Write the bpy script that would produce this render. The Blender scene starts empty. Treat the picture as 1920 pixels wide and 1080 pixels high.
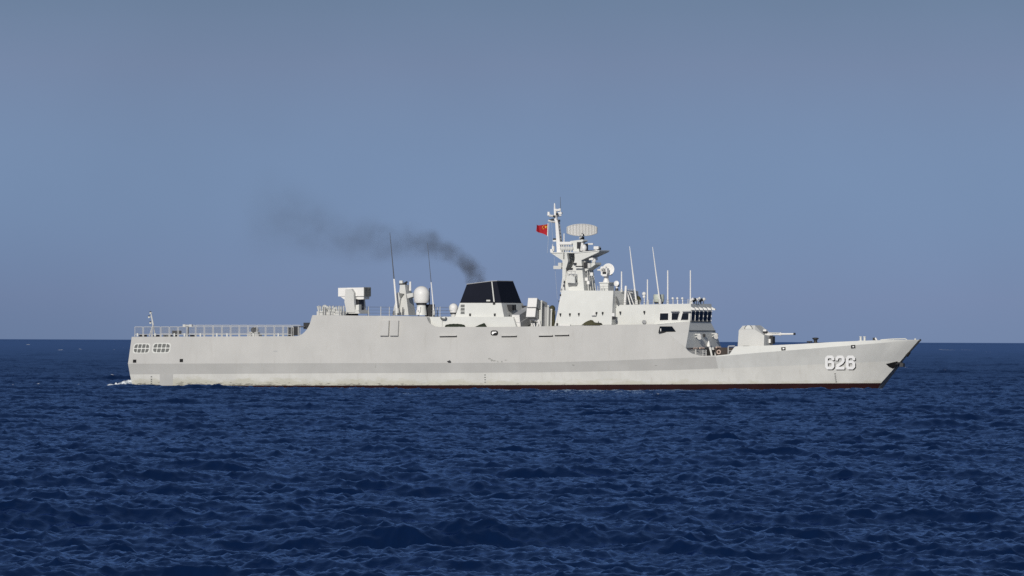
import bpy, bmesh, math, random
import numpy as np
from mathutils import Vector, Matrix
from mathutils.bvhtree import BVHTree
random.seed(7)
sc = bpy.context.scene
col = sc.collection
R = math.radians

# ------------------------------------------------------------------ camera
PW = 1920.0
SCALE = 0.057                    # metres per photograph pixel at the ship
DIST = 1300.0
FPX = DIST / SCALE
CAM_H = 5.10
PITCH = math.atan(99.3 / FPX)
ROLL = 0.0038
cam_d = bpy.data.cameras.new("camera")
cam = bpy.data.objects.new("camera", cam_d)
col.objects.link(cam)
cam_d.sensor_width = 36.0
cam_d.lens = 36.0 * FPX / PW
cam_d.clip_start = 1.0
cam_d.clip_end = 500000.0
CM = Matrix.Translation((0, -DIST, CAM_H)) @ Matrix.Rotation(R(90) + PITCH, 4, 'X') @ Matrix.Rotation(ROLL, 4, 'Z')
cam.matrix_world = CM
sc.camera = cam

# ------------------------------------------------------------------ light
SUN_EL, SUN_AZ = R(22), R(13)    # azimuth: to the left of straight behind the camera
to_sun = Vector((-math.sin(SUN_AZ) * math.cos(SUN_EL), -math.cos(SUN_AZ) * math.cos(SUN_EL), math.sin(SUN_EL)))
sun_d = bpy.data.lights.new("sun", 'SUN')
sun_d.energy = 3.15
sun_d.angle = R(0.53)
sun_d.color = (1.0, 0.96, 0.875)
sun = bpy.data.objects.new("sun", sun_d)
col.objects.link(sun)
sun.rotation_euler = to_sun.to_track_quat('Z', 'Y').to_euler()
sun.location = to_sun * 200

world = bpy.data.worlds.new("World")
sc.world = world
world.use_nodes = True
nt = world.node_tree
nt.nodes.clear()
wo = nt.nodes.new('ShaderNodeOutputWorld')
bg = nt.nodes.new('ShaderNodeBackground')
bg.inputs['Strength'].default_value = 0.10
sky = nt.nodes.new('ShaderNodeTexSky')
sky.sky_type = 'NISHITA'
sky.sun_disc = False
sky.sun_elevation = SUN_EL
sky.sun_rotation = math.atan2(to_sun.x, to_sun.y)
sky.altitude = 0
sky.air_density = 1.0
sky.dust_density = 0.6
sky.ozone_density = 2.0
# the photograph's sky is a flat hazy blue: read the sky model higher up than the true elevation, mute it a little
def wn(t, **k):
    q = nt.nodes.new(t)
    for a, b in k.items(): setattr(q, a, b)
    return q
wtc = wn('ShaderNodeTexCoord'); wsp = wn('ShaderNodeSeparateXYZ'); nt.links.new(wtc.outputs['Generated'], wsp.inputs[0])
wz = wn('ShaderNodeMath', operation='MULTIPLY_ADD'); wz.inputs[1].default_value = 0.62; wz.inputs[2].default_value = 0.36
nt.links.new(wsp.outputs['Z'], wz.inputs[0])
wcb = wn('ShaderNodeCombineXYZ')
for a in 'XY': nt.links.new(wsp.outputs[a], wcb.inputs[a])
nt.links.new(wz.outputs[0], wcb.inputs['Z'])
wnm = wn('ShaderNodeVectorMath', operation='NORMALIZE'); nt.links.new(wcb.outputs[0], wnm.inputs[0])
nt.links.new(wnm.outputs[0], sky.inputs['Vector'])
wrp = wn('ShaderNodeValToRGB')
SKY_T = (1.15, 0.905, 0.885)
er = wrp.color_ramp; er.interpolation = 'B_SPLINE'
while len(er.elements) > 1: er.elements.remove(er.elements[-1])
for i, (p_, f_, tr, tg, tb) in enumerate(((0.0, .87, .905, .955, .985), (.10, .88, .905, .955, .985), (.25, .95, .96, .97, .985), (.42, 1.0, 1.07, .975, .975), (.62, .97, 1.02, .99, .985), (.86, .83, .93, 1.015, .975), (1.0, .78, .92, 1.02, .97))):
    e_ = er.elements[0] if i == 0 else er.elements.new(p_)
    e_.position = p_; e_.color = (f_ * SKY_T[0] * tr, f_ * SKY_T[1] * tg, f_ * SKY_T[2] * tb, 1)
wmr = wn('ShaderNodeMapRange'); wmr.inputs['From Min'].default_value = -.003; wmr.inputs['From Max'].default_value = .031
nt.links.new(wsp.outputs['Z'], wmr.inputs['Value']); nt.links.new(wmr.outputs[0], wrp.inputs[0])
wmx = wn('ShaderNodeMix', data_type='RGBA', blend_type='MULTIPLY'); wmx.inputs[0].default_value = 1
nt.links.new(sky.outputs['Color'], wmx.inputs[6]); nt.links.new(wrp.outputs[0], wmx.inputs[7])
wno = wn('ShaderNodeTexNoise'); wno.inputs['Scale'].default_value = 26; wno.inputs['Detail'].default_value = 4
nt.links.new(wtc.outputs['Generated'], wno.inputs['Vector'])
wm2 = wn('ShaderNodeMapRange'); wm2.inputs['From Min'].default_value = .3; wm2.inputs['From Max'].default_value = .7; wm2.inputs['To Min'].default_value = .95; wm2.inputs['To Max'].default_value = 1.05
nt.links.new(wno.outputs['Fac'], wm2.inputs['Value'])
wm3 = wn('ShaderNodeMix', data_type='RGBA', blend_type='MULTIPLY'); wm3.inputs[0].default_value = 1
nt.links.new(wmx.outputs[2], wm3.inputs[6]); nt.links.new(wm2.outputs[0], wm3.inputs[7])
# hazier, darker air low down to the left of the ship
wa = wn('ShaderNodeMapRange', interpolation_type='SMOOTHSTEP'); wa.inputs['From Min'].default_value = -.012; wa.inputs['From Max'].default_value = -.05
nt.links.new(wsp.outputs['X'], wa.inputs['Value'])
wb = wn('ShaderNodeMapRange', interpolation_type='SMOOTHSTEP'); wb.inputs['From Min'].default_value = .016; wb.inputs['From Max'].default_value = .0
nt.links.new(wsp.outputs['Z'], wb.inputs['Value'])
wc = wn('ShaderNodeMath', operation='MULTIPLY'); nt.links.new(wa.outputs[0], wc.inputs[0]); nt.links.new(wb.outputs[0], wc.inputs[1])
wm4 = wn('ShaderNodeMix', data_type='RGBA', blend_type='MULTIPLY'); wm4.inputs[7].default_value = (.80, .82, .84, 1)
nt.links.new(wc.outputs[0], wm4.inputs[0]); nt.links.new(wm3.outputs[2], wm4.inputs[6])
nt.links.new(wm4.outputs[2], bg.inputs['Color'])
nt.links.new(bg.outputs['Background'], wo.inputs['Surface'])

sc.view_settings.view_transform = 'Standard'
sc.view_settings.look = 'None'
sc.view_settings.exposure = 0.0
sc.view_settings.gamma = 1.0
sc.view_settings.use_curve_mapping = False
sc.render.engine = 'CYCLES'
sc.cycles.max_bounces = 6
sc.cycles.volume_bounces = 1
sc.cycles.use_denoising = False
sc.cycles.use_adaptive_sampling = False

# ------------------------------------------------------------------ ship frame and helpers
YAW = R(22)                      # the bow points towards the camera's side
SHIP = Matrix.Rotation(-YAW, 4, 'Z')
SHIP_I = SHIP.inverted()
CAM_L = SHIP_I @ CM.translation
def ray(px, py):
    d = Vector(((px - PW / 2) / FPX, -(py - 540.0) / FPX, -1.0))
    return (SHIP_I.to_3x3() @ (CM.to_3x3() @ d)).normalized()
def P(px, py, w=0.0):
    """point of the ship seen at photo pixel (px,py), w metres to starboard of the centreline"""
    d = ray(px, py)
    t = (-w - CAM_L.y) / d.y
    return CAM_L + d * t
def on_plane(px, py, p0, n):
    d = ray(px, py)
    return CAM_L + d * ((p0 - CAM_L).dot(n) / d.dot(n))
def PX(n):
    return n * SCALE

class MB:
    """collects shapes into one mesh"""
    def __init__(s):
        s.v = []; s.f = []; s.m = []; s.g = []
    def add(s, vs, fs, mi=0):
        o = len(s.v)
        s.g.append((o, len(s.f)))
        s.v += [Vector(v) for v in vs]
        for f in fs:
            s.f.append([i + o for i in f]); s.m.append(mi)
        return s
    def box(s, c, size, rot=None, mi=0):
        x, y, z = [q / 2 for q in size]
        vs = [Vector((a, b, d)) for a in (-x, x) for b in (-y, y) for d in (-z, z)]
        if rot is not None: vs = [rot @ v for v in vs]
        vs = [Vector(c) + v for v in vs]
        return s.add(vs, [(0, 1, 3, 2), (4, 6, 7, 5), (0, 4, 5, 1), (2, 3, 7, 6), (0, 2, 6, 4), (1, 5, 7, 3)], mi)
    def tube(s, a, b, r0, r1=None, n=8, mi=0, cap=True):
        a, b = Vector(a), Vector(b)
        r1 = r0 if r1 is None else r1
        d = (b - a).normalized()
        u = d.orthogonal().normalized(); w = d.cross(u)
        vs = []
        for p, r in ((a, r0), (b, r1)):
            for k in range(n):
                t = 2 * math.pi * k / n
                vs.append(p + (u * math.cos(t) + w * math.sin(t)) * r)
        fs = [(k, (k + 1) % n, n + (k + 1) % n, n + k) for k in range(n)]
        if cap: fs += [tuple(range(n - 1, -1, -1)), tuple(range(n, 2 * n))]
        return s.add(vs, fs, mi)
    def path(s, pts, r, n=6, mi=0):
        for a, b in zip(pts[:-1], pts[1:]): s.tube(a, b, r, r, n, mi)
        return s
    def lathe(s, c, prof, axis=(0, 0, 1), n=24, mi=0):
        c = Vector(c); d = Vector(axis).normalized()
        u = d.orthogonal().normalized(); w = d.cross(u)
        vs = []
        for r, h in prof:
            for k in range(n):
                t = 2 * math.pi * k / n
                vs.append(c + d * h + (u * math.cos(t) + w * math.sin(t)) * max(r, 1e-4))
        fs = []
        for j in range(len(prof) - 1):
            for k in range(n):
                fs.append((j * n + k, j * n + (k + 1) % n, (j + 1) * n + (k + 1) % n, (j + 1) * n + k))
        fs.append(tuple(range(n - 1, -1, -1))); fs.append(tuple(range((len(prof) - 1) * n, len(prof) * n)))
        return s.add(vs, fs, mi)
    def ball(s, c, r, n=16, mi=0, sq=(1, 1, 1)):
        prof = [(math.sin(math.pi * j / n), -math.cos(math.pi * j / n)) for j in range(n + 1)]
        o = len(s.v)
        s.lathe((0, 0, 0), prof, (0, 0, 1), n * 2, mi)
        for i in range(o, len(s.v)):
            v = s.v[i]
            s.v[i] = Vector(c) + Vector((v.x * sq[0], v.y * sq[1], v.z * sq[2])) * r
        return s
    def slab(s, pts, w0, w1, mi=0, wtrace=None):
        """side outline in photo pixels, from starboard offset w0 (near) to w1 (far); w0/w1 may be functions of z"""
        f0 = w0 if callable(w0) else (lambda z: w0)
        f1 = w1 if callable(w1) else (lambda z: w1)
        near, far = [], []
        for px, py in pts:
            z = (729 - py) * SCALE
            for _ in range(3):
                wt = f0(z) if wtrace is None else wtrace
                p = P(px, py, wt); z = p.z
            near.append(Vector((p.x, -f0(z), z))); far.append(Vector((p.x, -f1(z), z)))
        return s.hull2(near, far, mi)
    def hull2(s, near, far, mi=0):
        n = len(near)
        fs = [tuple(range(n)), tuple(range(2 * n - 1, n - 1, -1))]
        fs += [(k, n + k, n + (k + 1) % n, (k + 1) % n) for k in range(n)]
        return s.add(near + far, fs, mi)
    def each(s, name, mats, parent=None, per=1, smooth=None):
        """every primitive (or every `per` of them) becomes an object of its own"""
        out = []
        st = s.g + [(len(s.v), len(s.f))]
        for i in range(0, len(s.g), per):
            (v0, f0), (v1, f1) = st[i], st[min(i + per, len(s.g))]
            q = MB(); q.v = s.v[v0:v1]; q.f = [[k - v0 for k in f] for f in s.f[f0:f1]]; q.m = s.m[f0:f1]
            out.append(q.build(name, mats, parent, smooth))
        return out
    def build(s, name, mats, parent=None, smooth=None, origin=None):
        me = bpy.data.meshes.new(name)
        o = Vector(origin) if origin is not None else Vector((0, 0, 0))
        me.from_pydata([v - o for v in s.v], [], s.f)
        if not isinstance(mats, (list, tuple)): mats = [mats]
        for m in mats: me.materials.append(m)
        me.polygons.foreach_set('material_index', s.m)
        bm = bmesh.new(); bm.from_mesh(me)
        bmesh.ops.remove_doubles(bm, verts=bm.verts, dist=1e-5)
        bmesh.ops.recalc_face_normals(bm, faces=bm.faces)
        bm.to_mesh(me); bm.free()
        if smooth is not None:
            me.polygons.foreach_set('use_smooth', [True] * len(me.polygons))
            me.set_sharp_from_angle(angle=R(smooth))
        ob = bpy.data.objects.new(name, me)
        col.objects.link(ob)
        if parent is not None:
            ob.parent = parent
            ob.location = o
        return ob

def thing(name, label, cat, at, group=None, kind=None):
    o = bpy.data.objects.new(name, None)
    col.objects.link(o)
    o.empty_display_size = 0.5
    o.location = SHIP @ Vector(at)
    o.rotation_euler = (0, 0, -YAW)
    o['label'] = label; o['category'] = cat
    if group: o['group'] = group
    if kind: o['kind'] = kind
    return o
def sub(name, parent):
    """an Empty part that only carries its sub-parts"""
    o = bpy.data.objects.new(name, None)
    col.objects.link(o); o.parent = parent
    o.empty_display_size = 0.5
    return o
def dup(o, parent, loc):
    c = o.copy(); col.objects.link(c); c.parent = parent; c.location = loc
    for ch in list(o.children):
        d = ch.copy(); col.objects.link(d); d.parent = c
    return c

# ------------------------------------------------------------------ materials
def mat(name):
    m = bpy.data.materials.new(name); m.use_nodes = True
    n = m.node_tree.nodes; l = m.node_tree.links
    b = n['Principled BSDF']
    return m, n, l, b
def mixc(n, l, fac, a, b, mode='MIX'):
    x = n.new('ShaderNodeMix'); x.data_type = 'RGBA'; x.blend_type = mode
    if isinstance(fac, (int, float)): x.inputs[0].default_value = fac
    else: l.new(fac, x.inputs[0])
    for sock, val in ((x.inputs[6], a), (x.inputs[7], b)):
        if isinstance(val, (tuple, list)): sock.default_value = (*val[:3], 1)
        else: l.new(val, sock)
    return x.outputs[2]
def noise(n, l, vec, scale, detail=4, rough=0.55):
    t = n.new('ShaderNodeTexNoise')
    t.inputs['Scale'].default_value = scale; t.inputs['Detail'].default_value = detail
    t.inputs['Roughness'].default_value = rough
    if vec is not None: l.new(vec, t.inputs['Vector'])
    return t.outputs['Fac']
def ramp(n, l, fac, a, b):
    t = n.new('ShaderNodeMapRange'); t.interpolation_type = 'SMOOTHSTEP'
    t.inputs['From Min'].default_value = a; t.inputs['From Max'].default_value = b
    l.new(fac, t.inputs['Value'])
    return t.outputs['Result']
def scaled(n, l, sx, sy, sz):
    tc = n.new('ShaderNodeTexCoord'); mp = n.new('ShaderNodeMapping')
    mp.inputs['Scale'].default_value = (sx, sy, sz)
    l.new(tc.outputs['Object'], mp.inputs['Vector'])
    return mp.outputs['Vector']
def paint(name, c, rough=0.5, dirt=0.10, streak=0.10, rust=0.0, panel=0.0, metallic=0.0, spec=0.3):
    """weathered ship paint: soft blotches, vertical run-off streaks, rust flecks, slightly uneven plating"""
    m, n, l, b = mat(name)
    o = scaled(n, l, 1, 1, 1)
    blot = ramp(n, l, noise(n, l, o, 0.35, 5, 0.6), 0.3, 0.75)
    base = mixc(n, l, blot, tuple(x * (1 - dirt) for x in c), tuple(min(1, x * (1 + dirt * 0.35)) for x in c))
    st = ramp(n, l, noise(n, l, scaled(n, l, 2.2, 2.2, 0.12), 1.0, 5, 0.65), 0.52, 0.8)
    k = n.new('ShaderNodeMath'); k.operation = 'MULTIPLY'; k.inputs[1].default_value = streak
    l.new(st, k.inputs[0])
    base = mixc(n, l, k.outputs[0], base, tuple(x * f for x, f in zip(c, (0.55, 0.5, 0.42))))
    if rust > 0:
        r1 = ramp(n, l, noise(n, l, scaled(n, l, 1.6, 1.6, 0.2), 0.9, 6, 0.7), 0.62, 0.80)
        k2 = n.new('ShaderNodeMath'); k2.operation = 'MULTIPLY'; k2.inputs[1].default_value = rust
        l.new(r1, k2.inputs[0])
        base = mixc(n, l, k2.outputs[0], base, (0.30, 0.20, 0.10))
    l.new(base, b.inputs['Base Color'])
    b.inputs['Roughness'].default_value = rough
    b.inputs['Metallic'].default_value = metallic
    b.inputs['Specular IOR Level'].default_value = spec
    if panel > 0:
        bp = n.new('ShaderNodeBump'); bp.inputs['Strength'].default_value = panel
        bp.inputs['Distance'].default_value = 0.05
        l.new(noise(n, l, scaled(n, l, 0.5, 0.5, 0.8), 1.0, 3, 0.5), bp.inputs['Height'])
        l.new(bp.outputs[0], b.inputs['Normal'])
    return m

def grime(m):
    """algae and scuffs the sea has left in a ragged band above the boot-top"""
    n = m.node_tree.nodes; l = m.node_tree.links; b = n['Principled BSDF']
    src = b.inputs['Base Color'].links[0].from_socket
    tc = n.new('ShaderNodeTexCoord'); sp = n.new('ShaderNodeSeparateXYZ'); l.new(tc.outputs['Object'], sp.inputs[0])
    nz = noise(n, l, scaled(n, l, .7, .7, 1.6), 1.0, 6, .7)
    ad = n.new('ShaderNodeMath'); ad.operation = 'MULTIPLY_ADD'; ad.inputs[1].default_value = -.55; l.new(sp.outputs['Z'], ad.inputs[0]); l.new(nz, ad.inputs[2])
    f1 = ramp(n, l, ad.outputs[0], -.10, .22); k1 = n.new('ShaderNodeMath'); k1.operation = 'MULTIPLY'; k1.inputs[1].default_value = .55; l.new(f1, k1.inputs[0])
    c = mixc(n, l, k1.outputs[0], src, (.46, .44, .33))
    n2 = noise(n, l, scaled(n, l, .9, .9, 5.0), 1.3, 5, .75)
    a2 = n.new('ShaderNodeMath'); a2.operation = 'MULTIPLY_ADD'; a2.inputs[1].default_value = -.42; l.new(sp.outputs['Z'], a2.inputs[0]); l.new(n2, a2.inputs[2])
    f2 = ramp(n, l, a2.outputs[0], .34, .42); k2 = n.new('ShaderNodeMath'); k2.operation = 'MULTIPLY'; k2.inputs[1].default_value = .7; l.new(f2, k2.inputs[0])
    c = mixc(n, l, k2.outputs[0], c, (.12, .11, .09))
    l.new(c, b.inputs['Base Color'])
M = {}
M['white'] = paint('white_ship_paint', (0.66, 0.665, 0.635), 0.45, 0.07, 0.10, 0.03, 0.10)
M['hull'] = paint('hull_grey_paint', (0.49, 0.485, 0.468), 0.5, 0.06, 0.18, 0.07, 0.18)
M['low'] = paint('lower_hull_paint', (0.66, 0.655, 0.62), 0.5, 0.10, 0.22, 0.30, 0.16)
M['bowpaint'] = paint('bow_side_paint', (0.60, 0.605, 0.585), 0.5, 0.10, 0.14, 0.12, 0.16)
M['patch'] = paint('repainted_grey', (0.475, 0.472, 0.455), 0.55, 0.08, 0.12, 0.05, 0.12)
M['boot'] = paint('boot_top_red', (0.027, 0.0085, 0.009), 0.6, 0.3, 0.3, spec=0.15)
M['grey'] = paint('mid_grey_paint', (0.40, 0.405, 0.41), 0.5, 0.08, 0.12)
M['weapon'] = paint('pale_weapon_paint', (0.58, 0.58, 0.56), 0.45, 0.06, 0.10)
M['radome'] = paint('radome_white', (0.76, 0.75, 0.73), 0.4, 0.04, 0.03)
M['drum'] = paint('drum_grey_green', (0.50, 0.53, 0.47), 0.45, 0.05, 0.05)
M['dark'] = paint('dark_fittings', (0.035, 0.036, 0.04), 0.5, 0.2, 0.1)
M['black'] = paint('black_opening', (0.008, 0.008, 0.009), 0.7, 0.1, 0.0)
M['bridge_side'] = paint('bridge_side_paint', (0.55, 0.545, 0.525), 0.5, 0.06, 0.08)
grime(M['low'])
M['scuff'] = paint('scuffed_paint', (0.33, 0.33, 0.31), 0.6, 0.3, 0.2)
M['navy'] = paint('funnel_black_paint', (0.0095, 0.0115, 0.021), 0.6, 0.15, 0.2, spec=0.08)
M['louvre'] = paint('louvre_grey', (0.16, 0.165, 0.16), 0.6, 0.2, 0.1)
M['brown'] = paint('brown_shaded_steel', (0.06, 0.048, 0.045), 0.6, 0.3, 0.3)  # steel darkened: shade under the bridge front put into the colour
M['number'] = paint('number_white', (0.92, 0.92, 0.91), 0.5, 0.03, 0.04)
M['wire'] = paint('rail_white', (0.52, 0.52, 0.51), 0.5, 0.05, 0.0)
M['whip'] = paint('antenna_dark', (0.10, 0.105, 0.115), 0.5, 0.1, 0.0)
M['tarp'] = paint('green_tarpaulin', (0.022, 0.030, 0.018), 0.8, 0.35, 0.2)
M['olive'] = paint('olive_canvas', (0.075, 0.072, 0.040), 0.85, 0.3, 0.2)
M['red'] = paint('flag_red', (0.38, 0.010, 0.018), 0.75, 0.12, 0.0)
M['yellow'] = paint('flag_yellow', (0.75, 0.50, 0.04), 0.7, 0.05, 0.0)
M['pink'] = paint('lifebuoy_faded', (0.52, 0.41, 0.36), 0.6, 0.1, 0.0)
def glass():
    m, n, l, b = mat('dark_window_glass')
    b.inputs['Base Color'].default_value = (0.006, 0.008, 0.012, 1)
    b.inputs['Roughness'].default_value = 0.06
    b.inputs['IOR'].default_value = 1.5
    return m
M['glass'] = glass()

def pchip(xs, ys, x):
    xs = np.array(xs, float); ys = np.array(ys, float); x = np.asarray(x, float)
    h = np.diff(xs); d = np.diff(ys) / h
    m = np.zeros_like(ys); m[0] = d[0]; m[-1] = d[-1]
    for i in range(1, len(xs) - 1):
        if d[i - 1] * d[i] > 0:
            w1, w2 = 2 * h[i] + h[i - 1], h[i] + 2 * h[i - 1]
            m[i] = (w1 + w2) / (w1 / d[i - 1] + w2 / d[i])
    i = np.clip(np.searchsorted(xs, x) - 1, 0, len(xs) - 2)
    t = (x - xs[i]) / h[i]
    return ((1 + 2 * t) * (1 - t) ** 2 * ys[i] + t * (1 - t) ** 2 * h[i] * m[i]
            + t * t * (3 - 2 * t) * ys[i + 1] + t * t * (t - 1) * h[i] * m[i + 1])

# ------------------------------------------------------------------ the warship
ship = thing('warship', 'long pale grey warship with black topped funnel and hull number 626', 'warship', (0, 0, 0))

# ---- hull: level lines in photo pixels, lofted
TOP = [(247, 631.5), (400, 631), (557, 630.3), (562, 628.8), (567, 626), (571, 622.5), (575, 618), (578, 613), (580.5, 608), (582.5, 602), (584, 596.5),
       (585.8, 591.2), (586.5, 590.8), (690, 592), (800, 593.3), (800.8, 597), (802, 600.5), (804, 604), (806.5, 607), (810, 609.8), (814, 611.6), (822, 613),
       (930, 613), (1040, 611.5), (1140, 609.3), (1232, 607.8), (1233, 608), (1240, 614), (1250, 622.5), (1262, 632.5), (1275, 643.5), (1285.7, 652.3),
       (1289, 656.5), (1293, 660), (1298, 662.8), (1305, 665), (1312, 666.5), (1320, 667.3), (1345, 666.5), (1367, 664.3), (1369, 662.5), (1373, 656.5), (1377, 650.8),
       (1379, 649.6), (1430, 648.2), (1500, 645), (1560, 641.4), (1600, 639.6), (1640, 638), (1680, 637), (1724, 637)]
KN = [(240, 682), (560, 681), (860, 680.5), (950, 680), (1045, 679), (1150, 676), (1260, 672), (1343, 668.5), (1420, 661.5), (1480, 657), (1560, 650.5), (1640, 644), (1690, 640), (1722, 638.6)]
MD = [(243.5, 702), (600, 700), (1000, 698.5), (1260, 694), (1343, 691), (1450, 687), (1560, 682), (1689, 676.5)]
BT = [(248.5, 723), (600, 722.8), (1000, 721.7), (1300, 720.3), (1480, 719), (1652, 718.3)]
us = sorted(set([round((p[0] - 247) / 1477, 5) for p in TOP] + [round(i / 70, 5) for i in range(71)] + [0.97, 0.98, 0.985, 0.99, 0.995]))
us = np.array(us)
ix = lambda line, px: np.interp(px, [p[0] for p in line], [p[1] for p in line])
wk = pchip([0, .1, .6, .745, .82, .88, .94, .98, 1], [5.3, 5.5, 5.5, 5.38, 4.95, 4.05, 2.5, 0.98, .03], us)
ww = pchip([0, .1, .5, .65, .78, .88, .94, .98, 1], [4.6, 4.85, 4.95, 4.75, 4.1, 3.05, 1.95, .78, .03], us)
tpx = 247 + us * 1477
kpx = 240 + us * 1482
mpx = pchip([0, .4, .743, .9, 1], [243.5, 833, 1346, 1557, 1689], us)
bpx = pchip([0, .4, .743, .9, 1], [248.5, 833, 1338, 1540, 1652], us)
DECK = [(240, 632.8), (583, 632.8), (583.5, 595), (802, 595), (803, 620), (1283.5, 620), (1286, 669), (1368, 669), (1372, 660), (1380, 651.5), (1500, 646.5), (1600, 641), (1680, 638.4), (1724, 638.2)]
L = {k: [] for k in 'TIDKMBWE'}
TUMBLE = 0.12
for i, u in enumerate(us):
    k = P(kpx[i], ix(KN, kpx[i]), wk[i])
    w = wk[i]
    for _ in range(3):
        t = P(tpx[i], ix(TOP, tpx[i]), w); w = max(0.03, wk[i] - TUMBLE * max(0, t.z - k.z))
    mw = wk[i] + (ww[i] - wk[i]) * 0.45
    m = P(mpx[i], ix(MD, mpx[i]), mw)
    bw_ = wk[i] + (ww[i] - wk[i]) * 0.9
    b = P(bpx[i], ix(BT, bpx[i]), bw_)
    wx = float(pchip([0, .4, .743, .9, 1], [249.5, 833, 1336, 1532, 1643.5], np.array([u]))[0])
    q = P(wx, 728, ww[i]); q.z = 0.0
    e = Vector((q.x - u * 0.8, -ww[i] * 0.85, -1.6))
    wi = max(0.02, w - 0.12)
    dz = min(t.z - 0.01, P(tpx[i], ix(DECK, tpx[i]), w).z)
    for key, p in zip('TKMBWE', (t, k, m, b, q, e)): L[key].append(p)
    L['I'].append(Vector((t.x, -wi, t.z))); L['D'].append(Vector((t.x, -wi, dz)))
hb = MB()
mir = lambda p: Vector((p.x, -p.y, p.z))
n = len(us)
order = 'DITKMBWE'
rings = []
for side in (0, 1):
    for key in order:
        rings.append([p if side == 0 else mir(p) for p in L[key]])
o = 0
vs = [p for rg in rings for p in rg]
fs = []; ms = []
nk = len(order)
for side in (0, 1):
    for a in range(nk - 1):
        for i in range(n - 1):
            r0, r1 = (side * nk + a) * n + i, (side * nk + a + 1) * n + i
            fs.append((r0, r0 + 1, r1 + 1, r1))
            band = order[a]
            px = tpx[i]
            if band == 'K': mi = 2 if kpx[i] < 1341 else 3
            elif band == 'M': mi = 1
            elif band in 'BW': mi = 4
            elif band == 'T': mi = 0 if px < 1345 else 5
            else: mi = 0
            ms.append(mi)
for a, b_ in ((0, nk), (nk - 1, 2 * nk - 1)):      # deck and bottom across
    for i in range(n - 1):
        fs.append((a * n + i, a * n + i + 1, b_ * n + i + 1, b_ * n + i)); ms.append(0 if a == 0 else 4)
for i in (0, n - 1):                                # transom and stem closure
    loop = [k * n + i for k in range(nk)] + [(nk + k) * n + i for k in range(nk - 1, -1, -1)]
    fs.append(tuple(loop)); ms.append(0)
hb.v = vs; hb.f = fs; hb.m = ms
hull_pre = BVHTree.FromPolygons([tuple(v) for v in vs], [tuple(f) for f in fs])
hull = hb.build('hull', [M['hull'], M['low'], M['patch'], M['bowpaint'], M['boot'], M['white']], ship, smooth=18)

def cast(px, py, off=0.0):
    d = ray(px, py)
    loc, nor, idx, dist = hull_pre.ray_cast(CAM_L, d)
    if loc is None: return P(px, py, 5.0)
    if nor.dot(d) > 0: nor = -nor
    return loc + nor * off
def decal(mb, pts, off=0.01, mi=0):
    """flat polygon laid on the hull plating, with its own small thickness"""
    mb.hull2([cast(x, y, off) for x, y in pts], [cast(x, y, -0.02) for x, y in pts], mi)
def strip(mb, pts, half, off, mi=0, step=1.5):
    """painted stroke along a pixel path"""
    q = []
    for (x0, y0), (x1, y1) in zip(pts[:-1], pts[1:]):
        k = max(1, int(math.hypot(x1 - x0, y1 - y0) / step))
        q += [(x0 + (x1 - x0) * j / k, y0 + (y1 - y0) * j / k) for j in range(k)]
    q.append(pts[-1])
    l_, r_ = [], []
    for i, (x, y) in enumerate(q):
        a = q[max(0, i - 1)]; b = q[min(len(q) - 1, i + 1)]
        if 0 < i < len(q) - 1:
            d1 = Vector((x - a[0], y - a[1])).normalized(); d2 = Vector((b[0] - x, b[1] - y)).normalized()
            t = (d1 + d2).normalized(); s = half / max(0.6, t.dot(d1))
        else:
            t = Vector((b[0] - a[0], b[1] - a[1])).normalized(); s = half
        nx, ny = -t.y * s, t.x * s
        l_.append(cast(x + nx, y + ny, off)); r_.append(cast(x - nx, y - ny, off))
    k = len(q)
    mb.add(l_ + r_, [(i, i + 1, k + i + 1, k + i) for i in range(k - 1)], mi)

# hull number
SIX = [(.85, .66), (.85, .80), (.70, .90), (.30, .90), (.15, .79), (.15, .21), (.30, .10), (.70, .10), (.85, .21), (.85, .43), (.70, .54), (.315, .54)]
TWO = [(.15, .64), (.15, .79), (.30, .90), (.70, .90), (.85, .79), (.85, .63), (.72, .49), (.28, .29), (.16, .20)]
def digit(path, x0, y0, bar=False):
    mb = MB(); W_, H_, hw = 17.5, 26.0, 2.6
    f = lambda dx, dy: [(x0 + u_ * W_ + dx, y0 - v_ * H_ + dy) for u_, v_ in path]
    strip(mb, f(1.7, 1.7), hw, 0.012, 1); strip(mb, f(0, 0), hw, 0.03, 0)
    if bar:
        strip(mb, [(x0 + 1.9, y0 - .095 * H_ + 1.7), (x0 + W_ + 1.4, y0 - .095 * H_ + 1.7)], hw, 0.016, 1)
        strip(mb, [(x0 + .2, y0 - .095 * H_), (x0 + W_ - .3, y0 - .095 * H_)], hw, 0.036, 0)
    return mb.build('digit', [M['number'], M['black']], hull)
digit(SIX, 1547, 692.5); digit(TWO, 1566.3, 692.5, True); digit(SIX, 1586, 692.5)
# draught marks
for pts in ([(284, 706.5), (284, 711), (284, 714.5), (284, 718.5), (284.2, 722)], [(1565.8, 701), (1566.2, 705), (1566.6, 708.6), (1567.2, 712.3), (1568, 716)],
            [(909.5, 703), (909.5, 707.5), (909.7, 712), (909.8, 716.5)]):
    mb = MB()
    for x, y in pts: decal(mb, [(x - 1.4, y - .75), (x + 1.4, y - .75), (x + 1.4, y + .75), (x - 1.4, y + .75)], 0.012)
    mb.each('draught_mark', M['dark'] if pts[0][0] != 909.5 else M['louvre'], hull)
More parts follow.
